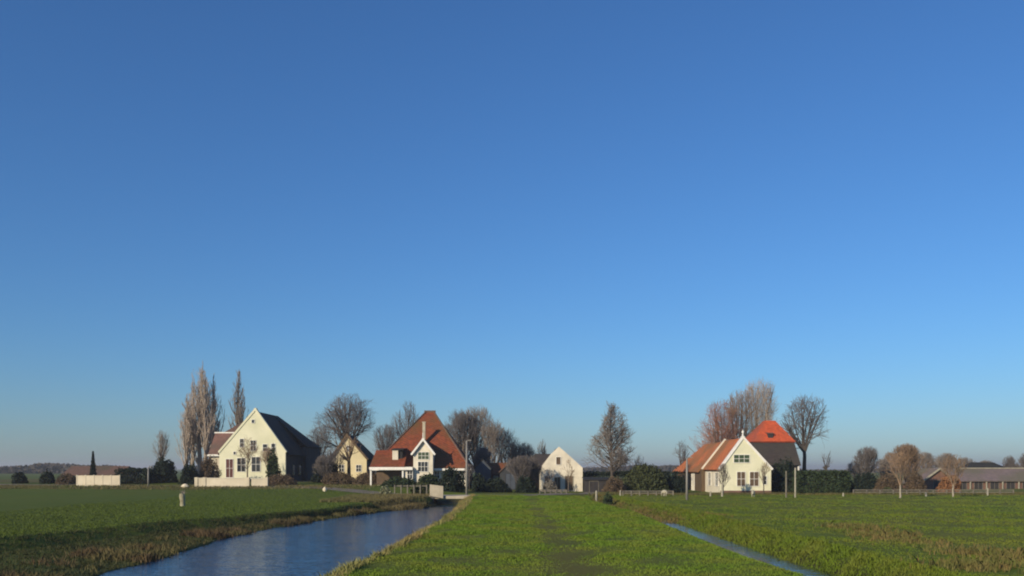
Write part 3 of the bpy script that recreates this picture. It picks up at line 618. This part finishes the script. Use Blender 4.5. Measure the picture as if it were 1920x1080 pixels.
# ---- farmhouse on the right
D = 108; b = (28.5, D, 0); q = pw(D)
root = empty('farmhouse', b, 'cream gabled farmhouse with a long red tiled roof and white finial on the right', 'house', 'farm buildings')
xm, zr = 28.1, 6.85
MB(b).prism_y(gable_pts(25.4,31.55,-.2,3.25,xm,zr+.05),D,D+.4).build('gable_wall','cream',root)
MB(b).box(25.5,31.4,D+.4,D+9,-.2,3.1).build('side_wall','white',root)
m = MB(b); m.slab([(25.1,D+10,2.9),(25.1,D+.4,2.9),(xm,D+.4,zr-.1),(xm,D+10,zr-.1)]); m.slab([(31.8,D+.4,2.9),(31.8,D+10,2.9),(xm,D+10,zr-.1),(xm,D+.4,zr-.1)]); m.build('roof','redtile2',root)
m = MB(b); m.slab([(25.0,D+9.4,3.02),(25.0,D+8.9,3.02),(xm,D+8.9,zr+.12),(xm,D+9.4,zr+.12)],.2); m.build('roof_parapet','white',root)
m = MB(b); verge(m,(25.15,3.0),(xm,zr+.2),D-.14,D+.45,.26); verge(m,(xm,zr+.2),(31.8,3.0),D-.142,D+.448,.26); m.build('gable_boards','whitepaint',root)
m = MB(b); m.bar((xm,D-.05,zr),(xm,D-.05,zr+.9),.10,.05); m.bar((xm,D-.05,zr+.55),(xm,D-.05,zr+.72),.16,.16); m.build('finial','whitepaint',root)
MB(b).box(25.38,31.57,D-.05,D-.002,-.2,.35).build('plinth','brick',root)
for X0,Y0,X1,Y1,pn,br in ((1376,853,1405,867,'shutter',2),(1382,885,1397,911,'doorbrown',1),(1406,885,1422,911,'doorbrown',1),(1431,893,1437,908,'glass',0)):
    a0,a1,z0,z1 = q(X0,Y0,X1,Y1); window(root,b,'-y',D,a0,a1,z0,z1,'window',pn,bars=br)
for y0 in (109.6,113.6): window(root,b,'-x',25.5,y0,y0+1.5,.9,2.5)
m = MB(b); m.box(25.0,28.1,D+9,D+28,-.2,2.9); m.box(28.1,31.2,D+9,D+28,-.2,2.9); m.build('barn_wall','brownwood',root)
m = MB(b); z_ = 2.6; e0, e1 = 24.6, 31.7; A = (xm,D+10,zr-.25); B = (xm,D+21,zr-.25)
m.slab([(e0,D+28.4,z_),(e0,D+10,z_),A,B]); m.slab([(e1,D+10,z_),(e1,D+28.4,z_),B,A]); m.slab([(e1,D+28.4,z_),(e0,D+28.4,z_),B]); m.build('barn_roof','redtile2',root)
window(root,b,'-x',25.0,D+13.5,D+15.2,.1,2.3,'door','white','whitepaint',0,0)
window(root,b,'-x',25.0,D+20.5,D+22.2,.1,2.2,'door','darkwood','brownwood',0,0)

# ---- orange roofed farmhouse behind it
D = 128; b = (38, D, 0)
root = empty('farmhouse', b, 'tall dark farmhouse crowned by a bright orange hipped roof behind the cream house', 'house', 'farm buildings')
MB(b).box(34.6,41.2,D,D+8,-.2,3.8).build('wall','darkwood',root)
def frustum(m, r0, z0, r1, z1, t=.2):
    (a0,a1,c0,c1),(d0,d1,f0,f1) = r0, r1
    m.slab([(a0,c0,z0),(a1,c0,z0),(d1,f0,z1),(d0,f0,z1)],t); m.slab([(a1,c0,z0),(a1,c1,z0),(d1,f1,z1),(d1,f0,z1)],t)
    m.slab([(a1,c1,z0),(a0,c1,z0),(d0,f1,z1),(d1,f1,z1)],t); m.slab([(a0,c1,z0),(a0,c0,z0),(d0,f0,z1),(d0,f1,z1)],t)
m = MB(b); frustum(m,(34.2,41.6,D-.4,D+8.4),3.5,(35.1,40.8,D+.4,D+7.6),7.05); m.build('lower_roof','thatch',root)
m = MB(b); frustum(m,(34.9,41.0,D+.15,D+7.85),6.95,(37.5,39.0,D+3.4,D+4.6),10.1); m.box(37.5,39.0,D+3.4,D+4.6,9.9,10.14); rf = m.build('upper_roof','orangetile',root)
a0,a1,z0,z1 = pw(D)(1443,812,1452,824); m = MB(b); m.box(a0,a1,D+.7,D+2.5,z0,z1); m.build('dormer','darkwood',rf)
m = MB(b); m.slab([(a0-.15,D+.55,z1),(a1+.15,D+.55,z1),(a1+.15,D+3.2,z1+.35),(a0-.15,D+3.2,z1+.35)],.08); m.build('dormer_roof','browntile',rf)
m = MB(b); m.box(41.22,41.42,D-.1,D+.1,0,3.6); m.build('downpipe','whitepaint',root)
for xx in (35.6,38.6): window(root,b,'-y',D,xx,xx+1.0,1.1,2.6,pane='glass',frame='wood')

# ---- long barn on the far right
D = 132; b = (69, D, -.1)
root = empty('barn', b, 'long low brown barn with a grey tiled roof at the right edge', 'barn', 'farm buildings')
MB(b).box(65.2,86,D,D+8,-.3,1.35).build('wall','brick',root)
m = MB(b); m.slab([(65.0,D-.4,1.2),(86.3,D-.4,1.2),(86.3,D+4,3.05),(65.0,D+4,3.05)],.14); m.slab([(86.3,D+8.4,1.2),(65,D+8.4,1.2),(65,D+4,3.05),(86.3,D+4,3.05)],.14); m.build('roof','greytile',root)
MB(b).box(68.5,86.3,D+3.85,D+4.15,3.03,3.17).build('ridge_tiles','post',root)
for i in range(8): window(root,b,'-y',D,66.4+i*2.4,67.6+i*2.4,-.1,1.1,'door','darkwood','wood',1,0)
for i in range(9): MB(b).box(65.6+i*2.4,65.75+i*2.4,D-.35,D-.2,-.2,1.2).build('post','post',root)
D = 130; b = (62.4, D, -.1)
root = empty('barn', b, 'low gabled barn with a pale edged roof joined to the long brown barn', 'barn', 'farm buildings')
MB(b).prism_y(gable_pts(59.9,64.9,-.3,.95,62.6,2.9),D,D+6).build('wall','brick',root)
m = MB(b); m.slab([(65.3,D-.25,.8),(65.3,D+6.2,.8),(62.6,D+6.2,3.06),(62.6,D-.25,3.06)],.12); m.slab([(59.4,D+6.2,.8),(59.4,D-.25,.8),(62.6,D-.25,3.06),(62.6,D+6.2,3.06)],.12); m.build('roof','greytile',root)
m = MB(b); verge(m,(59.3,.8),(62.6,3.2),D-.4,D-.27,.24); verge(m,(62.6,3.2),(65.4,.8),D-.401,D-.271,.24); m.build('gable_boards','post',root)
window(root,b,'-y',D,61.8,63.4,-.1,1.3,'door','darkwood','wood',1,0)
D = 150; b = (80, D, 0)
root = empty('barn', b, 'dark hipped barn roof rising behind the long brown barn', 'barn', 'farm buildings')
MB(b).box(79,84,D,D+6,-.3,2.9).build('wall','brownwood',root)
m = MB(b); frustum(m,(77.6,84.6,D-.4,D+6.4),2.7,(79.3,82.8,D+2.6,D+3.4),4.1,.14); m.box(79.3,82.8,D+2.6,D+3.4,4.0,4.12); m.build('roof','darktile',root)

# ---- far left: brick barns beyond the low white wall
D = 190; b = (-90, D, 0)
root = empty('barn', b, 'long red roofed barn far off behind the white panel wall', 'barn', 'farm buildings')
MB(b).box(-96,-84,D,D+8,-.2,1.8).build('wall','brick',root)
m = MB(b); m.slab([(-96.4,D-.3,1.7),(-83.6,D-.3,1.7),(-83.6,D+4,3.6),(-96.4,D+4,3.6)],.15); m.slab([(-83.6,D+8.3,1.7),(-96.4,D+8.3,1.7),(-96.4,D+4,3.6),(-83.6,D+4,3.6)],.15); m.build('roof','browntile',root)
for xx in (-94,-90,-86.5): window(root,b,'-y',D,xx,xx+1.2,.5,1.5)

# ---- walls, fences, posts, lamps
D = 113; x0, x1 = wx(144,D), wx(224,D); b = ((x0+x1)/2, D, tzf((x0+x1)/2,D))
root = empty('panel_wall', b, 'low cream panel wall standing alone at the left edge of the meadow', 'wall')
for i in range(5):
    a = x0+(x1-x0)*i/5; MB(b).box(a+.03,a+(x1-x0)/5-.03,D,D+.14,b[2]-.1,wz(891.5,D)).build('panel','gardenwall',root)
m = MB(b)
for i in range(6): a = x0+(x1-x0)*i/5; m.box(a-.06,a+.06,D-.03,D+.17,b[2]-.1,wz(890.5,D))
m.build('wall_posts','gardenwall',root)
D = 112; x0, x1 = wx(368,D), wx(499,D); b = ((x0+x1)/2, D, tzf((x0+x1)/2,D))
root = empty('garden_wall', b, 'pale rendered garden wall in front of the large cream farmhouse', 'wall')
m = MB(b); xg = wx(466,D); m.box(x0,xg-.1,D,D+.25,b[2]-.3,wz(897,D)); m.box(xg+.35,x1,D,D+.25,b[2]-.3,wz(898,D)); m.build('wall','gardenwall',root)
m = MB(b); m.box(x0-.05,xg-.1,D-.05,D+.3,wz(897,D),wz(896,D)); m.box(xg+.35,x1+.05,D-.05,D+.3,wz(898,D),wz(897,D)); m.build('coping','white',root)
for xx in (x0,wx(383,D),xg-.1,x1): MB(b).box(xx-.2,xx+.2,D-.08,D+.33,b[2]-.3,wz(895.0,D)).build('pillar','gardenwall',root)

# bridge over the canal
D = 90; b = (-6.4, D, .2)
root = empty('bridge', b, 'low concrete road bridge closing the far end of the canal', 'bridge')
MB(b).box(-9.2,-3.7,D-.2,D+3.6,-.03,.26).build('deck','concrete',root)
m = MB(b); m.box(-9.4,-7.9,D-.1,D+3.5,-1.5,-.03); m.build('abutment','brick',root)
m = MB(b); m.box(-4.6,-3.4,D-.1,D+3.5,-1.5,-.03); m.build('abutment','concrete',root)
m = MB(b); m.prism_y([(-8.3,.26),(-6.95,.02),(-6.95,1.25),(-8.3,1.42)],D-.5,D-.22); m.build('parapet','concrete',root)

def post(name, Xp, D, Ytop, r, label, mat='post', cat='post', group='posts around the meadow'):
    x = wx(Xp,D); z0 = tzf(x,D); b = (x,D,z0); m = MB(b); zt = wz(Ytop,D)
    m.bar((x,D,z0-.1),(x+.01,D,zt),r,r*.9,8); m.bar((x+.01,D,zt),(x+.01,D,zt+r*.6),r*.9,r*.3,8)
    o = m.build(name, mat); o.data.transform(Matrix.Identity(4)); o.location = b; return tag(o,label,cat,group)
# the mast and the tall poles
for Xp,D,Yt,lb,arm in ((875,95,826,'tall pale lamp post beside the canal bridge',True),(1288,84,858,'slim grey lamp post left of the right hand farmhouse',True),(278,113,876,'short pale lamp post far left by the dark bushes',True)):
    x = wx(Xp,D); z0 = tzf(x,D); b = (x,D,z0); zt = wz(Yt,D); root = empty('lamp_post', b, lb, 'lamp post', 'lamp posts along the road')
    MB(b).bar((x,D,z0-.1),(x,D,zt),.13,.08,8).build('pole','metal',root,True)
    m = MB(b); m.bar((x,D,zt-.1),(x+.25,D,zt+.02),.05,.04,6); m.build('arm','metal',root)
    m = MB(b); m.box(x+.12,x+.5,D-.10,D+.10,zt-.02,zt+.07); m.build('lamp_head','metal',root)
post('post',1474,93,884,.09,'tall weathered post standing left of its twin by the long hedge',mat='wood')
post('post',1491,93,878,.09,'tall weathered post at the left corner of the long hedge',mat='post')
post('post',1354,96,906,.12,'stout pale post in front of the cream house, nearest its left corner')
post('post',1332,97,922,.10,'short pale post left of the stout pale one by the cream house')
post('post',1736,97,924,.12,'short pale post between the two birches at the right')
post('post',1581,97,925,.10,'short pale post at the right end of the long hedge')
post('post',1852,99,916,.09,'thin pale post before the long brown barn')
post('post',1118,93,921,.11,'pale gate post at the right corner of the grass strip')
post('post',1163,96,920,.10,'small post under the tall alder')
# picket rows
def rail_fence(Xa, Xb, D, Yt, n, label, mat='post', rails=(.55,.9)):
    xa, xb = wx(Xa,D), wx(Xb,D); z0 = tzf((xa+xb)/2,D); b = ((xa+xb)/2,D,z0); root = empty('fence',b,label,'fence','wooden fences'); h = wz(Yt,D)-z0
    for i in range(n):
        x = xa+(xb-xa)*i/(n-1); MB(b).box(x-.06,x+.06,D-.06,D+.06,z0-.15,z0+h).build('fence_post',mat,root)
    for k in rails: MB(b).box(xa,xb,D+.07,D+.11,z0+h*k-.05,z0+h*k+.05).build('rail',mat,root)
rail_fence(1012,1062,98,918,6,'pale wooden rail fence before the white barn','wood')
rail_fence(740,800,92,909,6,'weathered rail fence on the canal corner left of the bridge','wood',(.9,))
rail_fence(1168,1262,99,920,7,'thin grey fence below the rounded dark bush','wood',(.5,.9))
rail_fence(1600,1900,103,918,13,'long grey wire fence with wooden posts across the right meadow','wood',(.5,.92))

# pale stump in the left meadow and the white stone behind it
D = 71; x = wx(342,D); z0 = tzf(x,D); b = (x,D,z0)
rg = random.Random(5); segs = [((0,0,-.1),(.03,0,.35),.22,.19),((.03,0,.35),(-.02,0,.8),.19,.23),((-.02,0,.8),(-.05,0,1.02),.23,.17),((0,0,.75),(.20,.02,1.1),.09,.06),((0,0,.7),(-.2,.0,1.0),.09,.05)]
root = empty('tree_stump', b, 'pale pollarded willow stump alone in the left meadow', 'tree stump')
V, Fa = tubes(segs,9); npmesh('trunk',V,Fa,'stump',root,True)
segs = [((0,0,.95),(rg.gauss(0,.14),rg.gauss(0,.12),1.0+rg.uniform(.1,.35)),.02,.01) for _ in range(22)]; V, Fa = tubes(segs,4); npmesh('shoot',V,Fa,'twig',root)

def lump(name, x, y, rx, ry, rz, mat, seed, parent=None, base=None, zoff=0):
    import bmesh
    bm = bmesh.new(); bmesh.ops.create_icosphere(bm, subdivisions=3, radius=1); rg = random.Random(seed); ph = [rg.uniform(0,6) for _ in range(3)]
    for v in bm.verts:
        s = 1+.07*math.sin(5*v.co.x+ph[0])+.06*math.sin(6*v.co.y+ph[1])+.05*math.sin(7*v.co.z+ph[2]); v.co = Vector((v.co.x*rx*s, v.co.y*ry*s, v.co.z*rz*s+zoff))
    me = bpy.data.meshes.new(name); bm.to_mesh(me); bm.free(); me.materials.append(MAT[mat]); me.polygons.foreach_set('use_smooth',[True]*len(me.polygons))
    o = link(bpy.data.objects.new(name,me), parent); return o
D = 110; x = wx(347,D); o = lump('stone',x,D,.45,.3,.3,'gardenwall',3,zoff=.15); o.location = (x,D,tzf(x,D)); tag(o,'pale boulder by the road behind the willow stump','stone')
D = 100; x = wx(609,D); o = lump('stone',x,D,.25,.2,.3,'gardenwall',8,zoff=.2); o.location = (x,D,tzf(x,D)); tag(o,'small pale marker stone in the grass below the pale yellow house','stone')

# sheep: one continuous body with head, ears and four jointed legs
def sheep(Xp, D, hd, label, sc=1.0):
    x = wx(Xp,D); root = empty('sheep',(x,D,tzf(x,D)),label,'sheep','sheep grazing in the right meadow')
    me = bpy.data.meshes.new('body'); V = []; E = []; R = []
    def v(p, r): V.append(tuple(c*sc for c in p)); R.append(r*sc); return len(V)-1
    h0 = v((-.38,0,.62),.21); h1 = v((-.1,0,.60),.26); h2 = v((.18,0,.62),.25); h3 = v((.38,0,.68),.19); E += [(h0,h1),(h1,h2),(h2,h3)]
    nk = v((.52,0,.66),.11); hd1 = v((.66,0,.50),.085); mz = v((.76,0,.36),.05); E += [(h3,nk),(nk,hd1),(hd1,mz)]
    for s in (-1,1):
        er = v((.62,s*.15,.56),.022); E.append((hd1,er))
        a = v((.30,s*.13,.42),.075); k = v((.32,s*.13,.22),.04); f = v((.30,s*.13,.02),.035); E += [(h3,a),(a,k),(k,f)]
        a = v((-.34,s*.14,.44),.09); k = v((-.42,s*.14,.25),.045); f = v((-.36,s*.14,.02),.035); E += [(h0,a),(a,k),(k,f)]
    tl = v((-.62,0,.55),.04); E.append((h0,tl))
    me.from_pydata(V,E,[]); me.update(); me.materials.append(MAT['wool'])
    o = bpy.data.objects.new('body',me); link(o,root)
    sk = o.modifiers.new('skin','SKIN'); 
    for i,sv in enumerate(me.skin_vertices[0].data): sv.radius = (R[i],R[i]); sv.use_root = (i == 0)
    sd = o.modifiers.new('sub','SUBSURF'); sd.levels = 2; sd.render_levels = 2
    root.rotation_euler.z = hd; return root
def sheep_mesh_ready():
    pass
sheep(1245,96,-1.2,'small pale sheep grazing left of the grey lamp post in the right meadow',.85)
sheep(1412,95,-1.9,'pale sheep grazing right in front of the cream farmhouse',.85)

# ------------------------------------------------------------------ trees
T = tree
# poplars on the left
T('poplar',350,148,734,3.3,'poplar','poplar','shortest bare poplar, left edge of the tall group','poplarbark','twigpale',.08,1.0,11)
T('poplar',374,150,672,3.3,'poplar','poplar','tallest bare poplar in the middle of the left group','poplarbark','twigpale',.08,1.15,12)
T('poplar',398,152,700,3.1,'poplar','poplar','bare poplar at the right side of the tall left group','poplarbark','twig',.08,1.0,13)
T('poplar',361,153,706,2.6,'poplar','poplar','second poplar from the left of the tall group','poplarbark','twigpale',.08,1.0,16)
T('poplar',386,149,690,2.6,'poplar','poplar','pale poplar directly right of the tallest one','poplarbark','twigpale',.08,1.0,17)
T('poplar',447,165,684,2.7,'poplar','poplar','single narrow bare poplar rising behind the cream farmhouse roof','bark','twig',.08,1.1,14)
T('bare_tree',303,150,802,1.7,'round','fan','small faint bare tree left of the poplars',"darkbark",'twig',.2,.9,15)
# round trees in the middle
T('bare_tree',652,150,735,7.8,'dome','round','wide round bare tree behind the pale yellow house','darkbark','twigdark',.30,1.12,21,tr=.42)
T('bare_tree',601,158,796,3.4,'round','round','smaller bare tree right of the blackish hipped roof','darkbark','twigdark',.2,1.0,22)
T('bare_tree',764,152,750,4.2,'dome','fan','bare tree just left of the pyramid roof','darkbark','twigdark',.2,1.1,23)
T('bare_tree',725,150,792,3.2,'round','fan','low bare tree between the wide round tree and the pyramid roof','darkbark','twigdark',.2,1.0,24)
T('willow',866,140,768,4.0,'fan','fan','bare willow touching the right slope of the pyramid roof','bark','twigdark',.15,1.2,25)
T('willow',896,142,760,4.2,'fan','fan','highest bare willow right of the pyramid roof','bark','twig',.12,1.3,26)
T('willow',924,140,786,3.4,'fan','fan','second highest bare willow over the blue-grey shed','bark','twig',.12,1.2,27)
T('willow',948,144,803,3.2,'fan','fan','bare willow above the dark boarded barn','bark','twigdark',.12,1.1,28)
T('bare_tree',907,133,835,2.2,'round','fan','dark thicket-like tree low behind the red roofed shed','darkbark','twigdark',.1,1.2,29)
T('bare_tree',985,150,826,2.2,'round','fan','small bare tree above the brown barn roof','darkbark','twigdark',.15,1.1,30)
T('bare_tree',1017,155,816,1.4,'poplar','fan','thin bare tree just left of the white gable','darkbark','twig',.15,1.0,31)
# alder at the end of the strip
T('alder',1148,112,752,3.7,'cone','alder','big dense bare alder standing alone right of the white barn','darkbark','twig',.2,1.7,33,tr=.24)
T('bare_tree',1199,118,850,1.2,'round','fan','small bare tree sticking up behind the rounded dark bush','darkbark','twig',.15,.8,34)
T('bare_tree',1276,134,820,1.5,'round','round','small bare tree behind the left end of the brown barn roof','darkbark','twigdark',.3,.9,35)
# right group
T('bare_tree',1348,152,744,5.8,'dome','round','round bare tree with red brown twigs behind the red tiled roof','bark','twigred',.12,1.35,41,tr=.3)
T('bare_tree',1388,158,726,5.4,'dome','fan','bare tree between the red brown tree and the tall grey one','bark','twigbrown',.12,1.2,42,tr=.3)
T('bare_tree',1425,158,710,5.2,'fan','fan','tallest bare grey tree above the orange roof','bark','twigpale',.12,1.35,43,tr=.32)
T('bare_tree',1508,134,736,4.6,'round','round','bare tree with a dark trunk right of the orange roof','darkbark','twigdark',.35,1.05,44,tr=.30)
T('bare_tree',1549,134,822,1.0,'round','round','thin drooping tree above the long clipped hedge','darkbark','twigdark',.35,.7,45)
# far right
T('bare_tree',1626,138,834,3.4,'dome','fan','grey bare tree right of the long clipped hedge','darkbark','twigdark',.12,1.1,51)
T('bare_tree',1700,120,830,3.8,'dome','fan','dark brown bare tree close behind the left birch','darkbark','twigbrown',.12,1.2,52)
T('birch',1688,92,842,2.1,'dome','fan','pale trunked birch, left of the two at the right','birchbark','twigbrown',.25,.7,53,tr=.10,group='birches at the right')
T('birch',1787,93,848,2.0,'dome','fan','pale trunked birch, right of the two at the right','birchbark','twigbrown',.25,.7,54,tr=.09,group='birches at the right')
T('bare_tree',1775,150,848,3.6,'dome','fan','bare tree behind the right birch','darkbark','twig',.12,1.1,55)
T('bare_tree',1812,158,856,3.4,'dome','fan','low grey tree behind the left end of the long brown barn','darkbark','twig',.12,1.0,56)
T('bare_tree',1735,140,846,3.0,'dome','fan','bare tree between the two birches','darkbark','twig',.12,1.0,180)
T('bare_tree',1672,150,846,3.0,'dome','fan','bare tree behind and left of the left birch','darkbark','twigbrown',.12,1.0,181)
T('bare_tree',1848,165,862,3.0,'dome','fan','low bare tree over the middle of the long brown barn','darkbark','twig',.12,1.0,182)
T('bare_tree',1605,150,862,2.4,'dome','fan','low bare tree just past the right end of the long clipped hedge','darkbark','twig',.12,1.0,183)
T('bare_tree',1893,160,852,2.0,'dome','fan','bare tree behind the barn, near the right edge','darkbark','twigdark',.12,1.1,57)
T('bare_tree',1925,158,846,2.6,'dome','fan','bare tree cut by the right edge of the picture','darkbark','twigdark',.12,1.1,58)
T('bare_tree',1655,146,858,2.0,'round','fan','low bare tree between the grey tree and the left birch','darkbark','twig',.12,1.0,59)
# small trees in front of the houses
G = 'small trees in front of the houses'
T('small_tree',464,124,816,1.9,'round','round','slim bare tree before the middle of the cream gable','bark','twigbrown',.3,.85,61,tr=.10,group=G)
T('small_tree',503,124,836,1.8,'round','round','bare tree before the right half of the cream gable','bark','twigbrown',.25,.85,62,tr=.10,group=G)
T('small_tree',654,130,812,2.7,'dome','round','brown trunked tree in front of the pale yellow house','brownwood','twigbrown',.42,.62,63,tr=.28,group=G)
T('small_tree',628,129,836,1.7,'round','fan','bare tree at the left corner of the pale yellow house','darkbark','twigdark',.2,.9,64,group=G)
T('small_tree',1066,114,858,1.2,'round','round','brown climber-like tree before the white barn gable','bark','twigbrown',.3,.6,65,tr=.08,group=G)
T('small_tree',1030,114,874,1.0,'round','round','low grey tree at the left corner of the white barn','bark','twig',.2,.8,66,tr=.07,group=G)
T('small_tree',1356,103,866,.9,'round','fan','twiggy tree at the left corner of the cream gable','darkbark','twig',.25,.8,67,tr=.07,group=G)
T('small_tree',1432,103,862,1.0,'round','fan','twiggy tree at the right corner of the cream gable','darkbark','twigbrown',.3,.5,68,tr=.06,group=G)
T('small_tree',880,112,868,1.1,'round','fan','twiggy tree behind the tall lamp post','darkbark','twigdark',.2,.8,69,tr=.06,group=G)
T('small_tree',992,114,850,2.2,'round','fan','dark twiggy tree before the brown barn','darkbark','twigdark',.15,1.0,70,tr=.08,group=G)

T('small_tree',974,112,852,2.4,'round','fan','twiggy tree before the gable of the dark boarded barn','darkbark','twigdark',.15,1.0,170,tr=.08,group=G)
T('small_tree',1000,114,858,1.5,'round','fan','slim twiggy tree hiding the join of the brown barn and the white barn','darkbark','twigdark',.15,1.0,171,tr=.07,group=G)
T('small_tree',608,126,852,2.6,'dome','fan','broad grey thicket-like tree right of the large farmhouse','darkbark','twigdark',.08,1.1,172,tr=.09,group=G)
T('bare_tree',838,146,790,2.8,'fan','fan','bare tree half hidden behind the right slope of the pyramid roof','bark','twigdark',.12,1.1,174)
T('bare_tree',966,146,822,2.6,'dome','fan','bare tree closing the right end of the willow row','darkbark','twigdark',.12,1.1,175)

# bushes, hedges and the little fir
B_ = bush
B_('conifer',168,181,848,150,'small dark pointed fir behind the white panel wall','tree','evergreendark','cone',1600,.16,.1,71)
B_('bush',24,50,886,124,'dark bush nearest the left edge',mat='evergreendark',seed=72)
B_('bush',76,102,884,124,'rounded dark bush second from the left edge',mat='evergreendark',seed=73)
B_('bush',106,144,889,122,'brown winter shrub left of the white panel wall',mat='shrub',seed=74)
B_('hedge',224,282,880,124,'dark hedge right of the white panel wall','hedge','evergreendark','box',seed=75,bumps=.3)
B_('bush',282,332,862,126,'tall dark evergreen bush left of the poplars',mat='evergreendark',seed=76)
B_('bush',338,372,872,122,'dark bush at the foot of the poplars',mat='evergreendark',seed=77)
B_('bush',372,412,858,124,'brown shrub before the farmhouse wing',mat='shrub',seed=78)
B_('bush',500,524,848,120,'dark round-headed yew before the cream gable',mat='evergreen',seed=79,bumps=.3)
B_('bush',498,556,890,116,'low reddish shrub at the right end of the garden wall',mat='shrub',seed=80)
B_('bush',586,640,868,128,'dark shrub between the blackish roof and the pale yellow house',mat='evergreendark',seed=81)
B_('bush',604,668,886,122,'brown shrub below the pale yellow house, left one',mat='shrub',seed=82)
B_('bush',664,716,886,120,'brown shrub below the pale yellow house, right one',mat='shrub',seed=83)
B_('bush',716,782,896,112,'low dark shrub before the verandah',mat='evergreen',seed=84)
B_('bush',782,826,890,108,'dark green shrub below the white front gable',mat='evergreen',seed=85)
B_('bush',820,872,879,106,'tall dark evergreen left of the lamp post',mat='evergreendark',seed=86)
B_('bush',712,734,913,92,'pale grey-green shrub at the canal corner',mat=M_('pale shrub leaves',(.24,.25,.15),(.16,.17,.10),3),seed=87)
B_('bush',772,806,906,93,'small green shrub behind the canal corner fence',mat='hedge',seed=88)
B_('bush',884,912,890,112,'dark bush right of the lamp post',mat='evergreendark',seed=89)
B_('bush',905,955,898,112,'low dark bush before the red roofed shed',mat='evergreendark',seed=90)
B_('bush',966,1006,896,110,'low dark bush left of the white barn',mat='evergreendark',seed=91)
B_('bush',1018,1046,902,112,'grey twiggy shrub at the foot of the white barn',mat=M_('grey shrub',(.2,.18,.15),(.12,.11,.09),3),seed=92)
B_('bush',1130,1172,896,108,'brown shrub at the foot of the alder',mat='shrub',seed=93)
B_('bush',1166,1256,871,110,'big rounded olive bush right of the alder',mat='hedge',seed=94,bumps=.1)
B_('hedge',1088,1268,886,128,'long dark hedge far behind the alder and the rounded bush','hedge','evergreendark','box',seed=195,bumps=.3,ry=1.0)
B_('bush',1240,1290,893,112,'dark low bush at the left end of the right farmhouse',mat='evergreendark',seed=95)
B_('bush',1446,1500,868,112,'dark tree-like bush between the cream house and the hedge',mat='evergreendark',seed=96,bumps=.3)
B_('hedge',1490,1588,884,104,'long clipped dark green hedge right of the orange roofed farmhouse','hedge','evergreen','box',8000,.12,.12,97,ry=1.2)
B_('bush',1574,1600,893,106,'dark shrub leaning on the right end of the hedge',mat='evergreendark',seed=98)
B_('bush',1598,1650,888,120,'dark low bush below the grey tree',mat='evergreendark',seed=99)
B_('bush',1640,1690,890,116,'brown shrub behind the left birch',mat='shrub',seed=100)
B_('bush',1700,1735,886,118,'brown shrub before the pale edged barn',mat='shrub',seed=101)
B_('bush',1655,1672,915,104,'tuft of olive shrub beside the left birch',mat='hedge',seed=102)
B_('bush',1760,1800,892,110,'rusty brown shrub around the right birch',mat=M_('rusty shrub',(.26,.12,.05),(.16,.08,.04),2),seed=103)
B_('bush',1130,1148,926,88,'dark clump in the ditch at the corner of the strip',mat='evergreen',seed=104)
B_('bush',1672,1712,1058,30.5,'dark rush clump in the lower right corner of the meadow',mat='hedge',seed=105,size=.05,n=1500) if False else None
B_('bush',845,868,934,88.5,'dark growth under the canal bridge',mat='evergreendark',seed=106) if False else None

# thin winter haze over the whole polder
me = MB().box(-6300,6300,-420,9300,-3.0,26.0)
hz = bpy.data.meshes.new('haze'); hz.from_pydata([tuple(v) for v in me.V],[],me.F); hz.update()
hm = bpy.data.materials.new('haze'); hm.use_nodes = True; n_ = hm.node_tree; n_.nodes.remove(n_.nodes['Principled BSDF'])
pv = n_.nodes.new('ShaderNodeVolumePrincipled'); pv.inputs['Density'].default_value = .00035; pv.inputs['Color'].default_value = (.84,.86,.90,1); pv.inputs['Anisotropy'].default_value = .2
n_.links.new(pv.outputs[0], n_.nodes['Material Output'].inputs['Volume']); hz.materials.append(hm)
ho = link(bpy.data.objects.new('haze', hz)); ho['kind'] = 'stuff'; ho['label'] = 'thin pale winter haze over the fields'; ho['category'] = 'haze'

# far woods along the horizon
def wood(name, x0, x1, y, h, n, seed, hmod):
    rg = np.random.RandomState(seed); x = rg.uniform(x0,x1,n); hh = hmod(x)*h*rg.rand(n)**.6
    P = np.stack([x, y+rg.uniform(-18,18,n), hh],1)
    V, Fa = leafmass(seed, n, lambda r_, n_: P, 1.3); o = npmesh(name,V,Fa,'farwood'); o['kind'] = 'stuff'; o['label'] = 'dark line of distant woods along the horizon'; o['category'] = 'wood'
wood('far_wood',-560,-235,560,5.2,26000,5,lambda x: .55+.25*np.sin(x*.021+1)+.2*np.sin(x*.06)+.12*np.sin(x*.19))
wood('far_wood',-250,500,700,5.0,30000,6,lambda x: .6+.25*np.sin(x*.017)+.2*np.sin(x*.07)+.1*np.sin(x*.21))
print('twigs', NSEG[0], 'objects', len(bpy.data.objects))
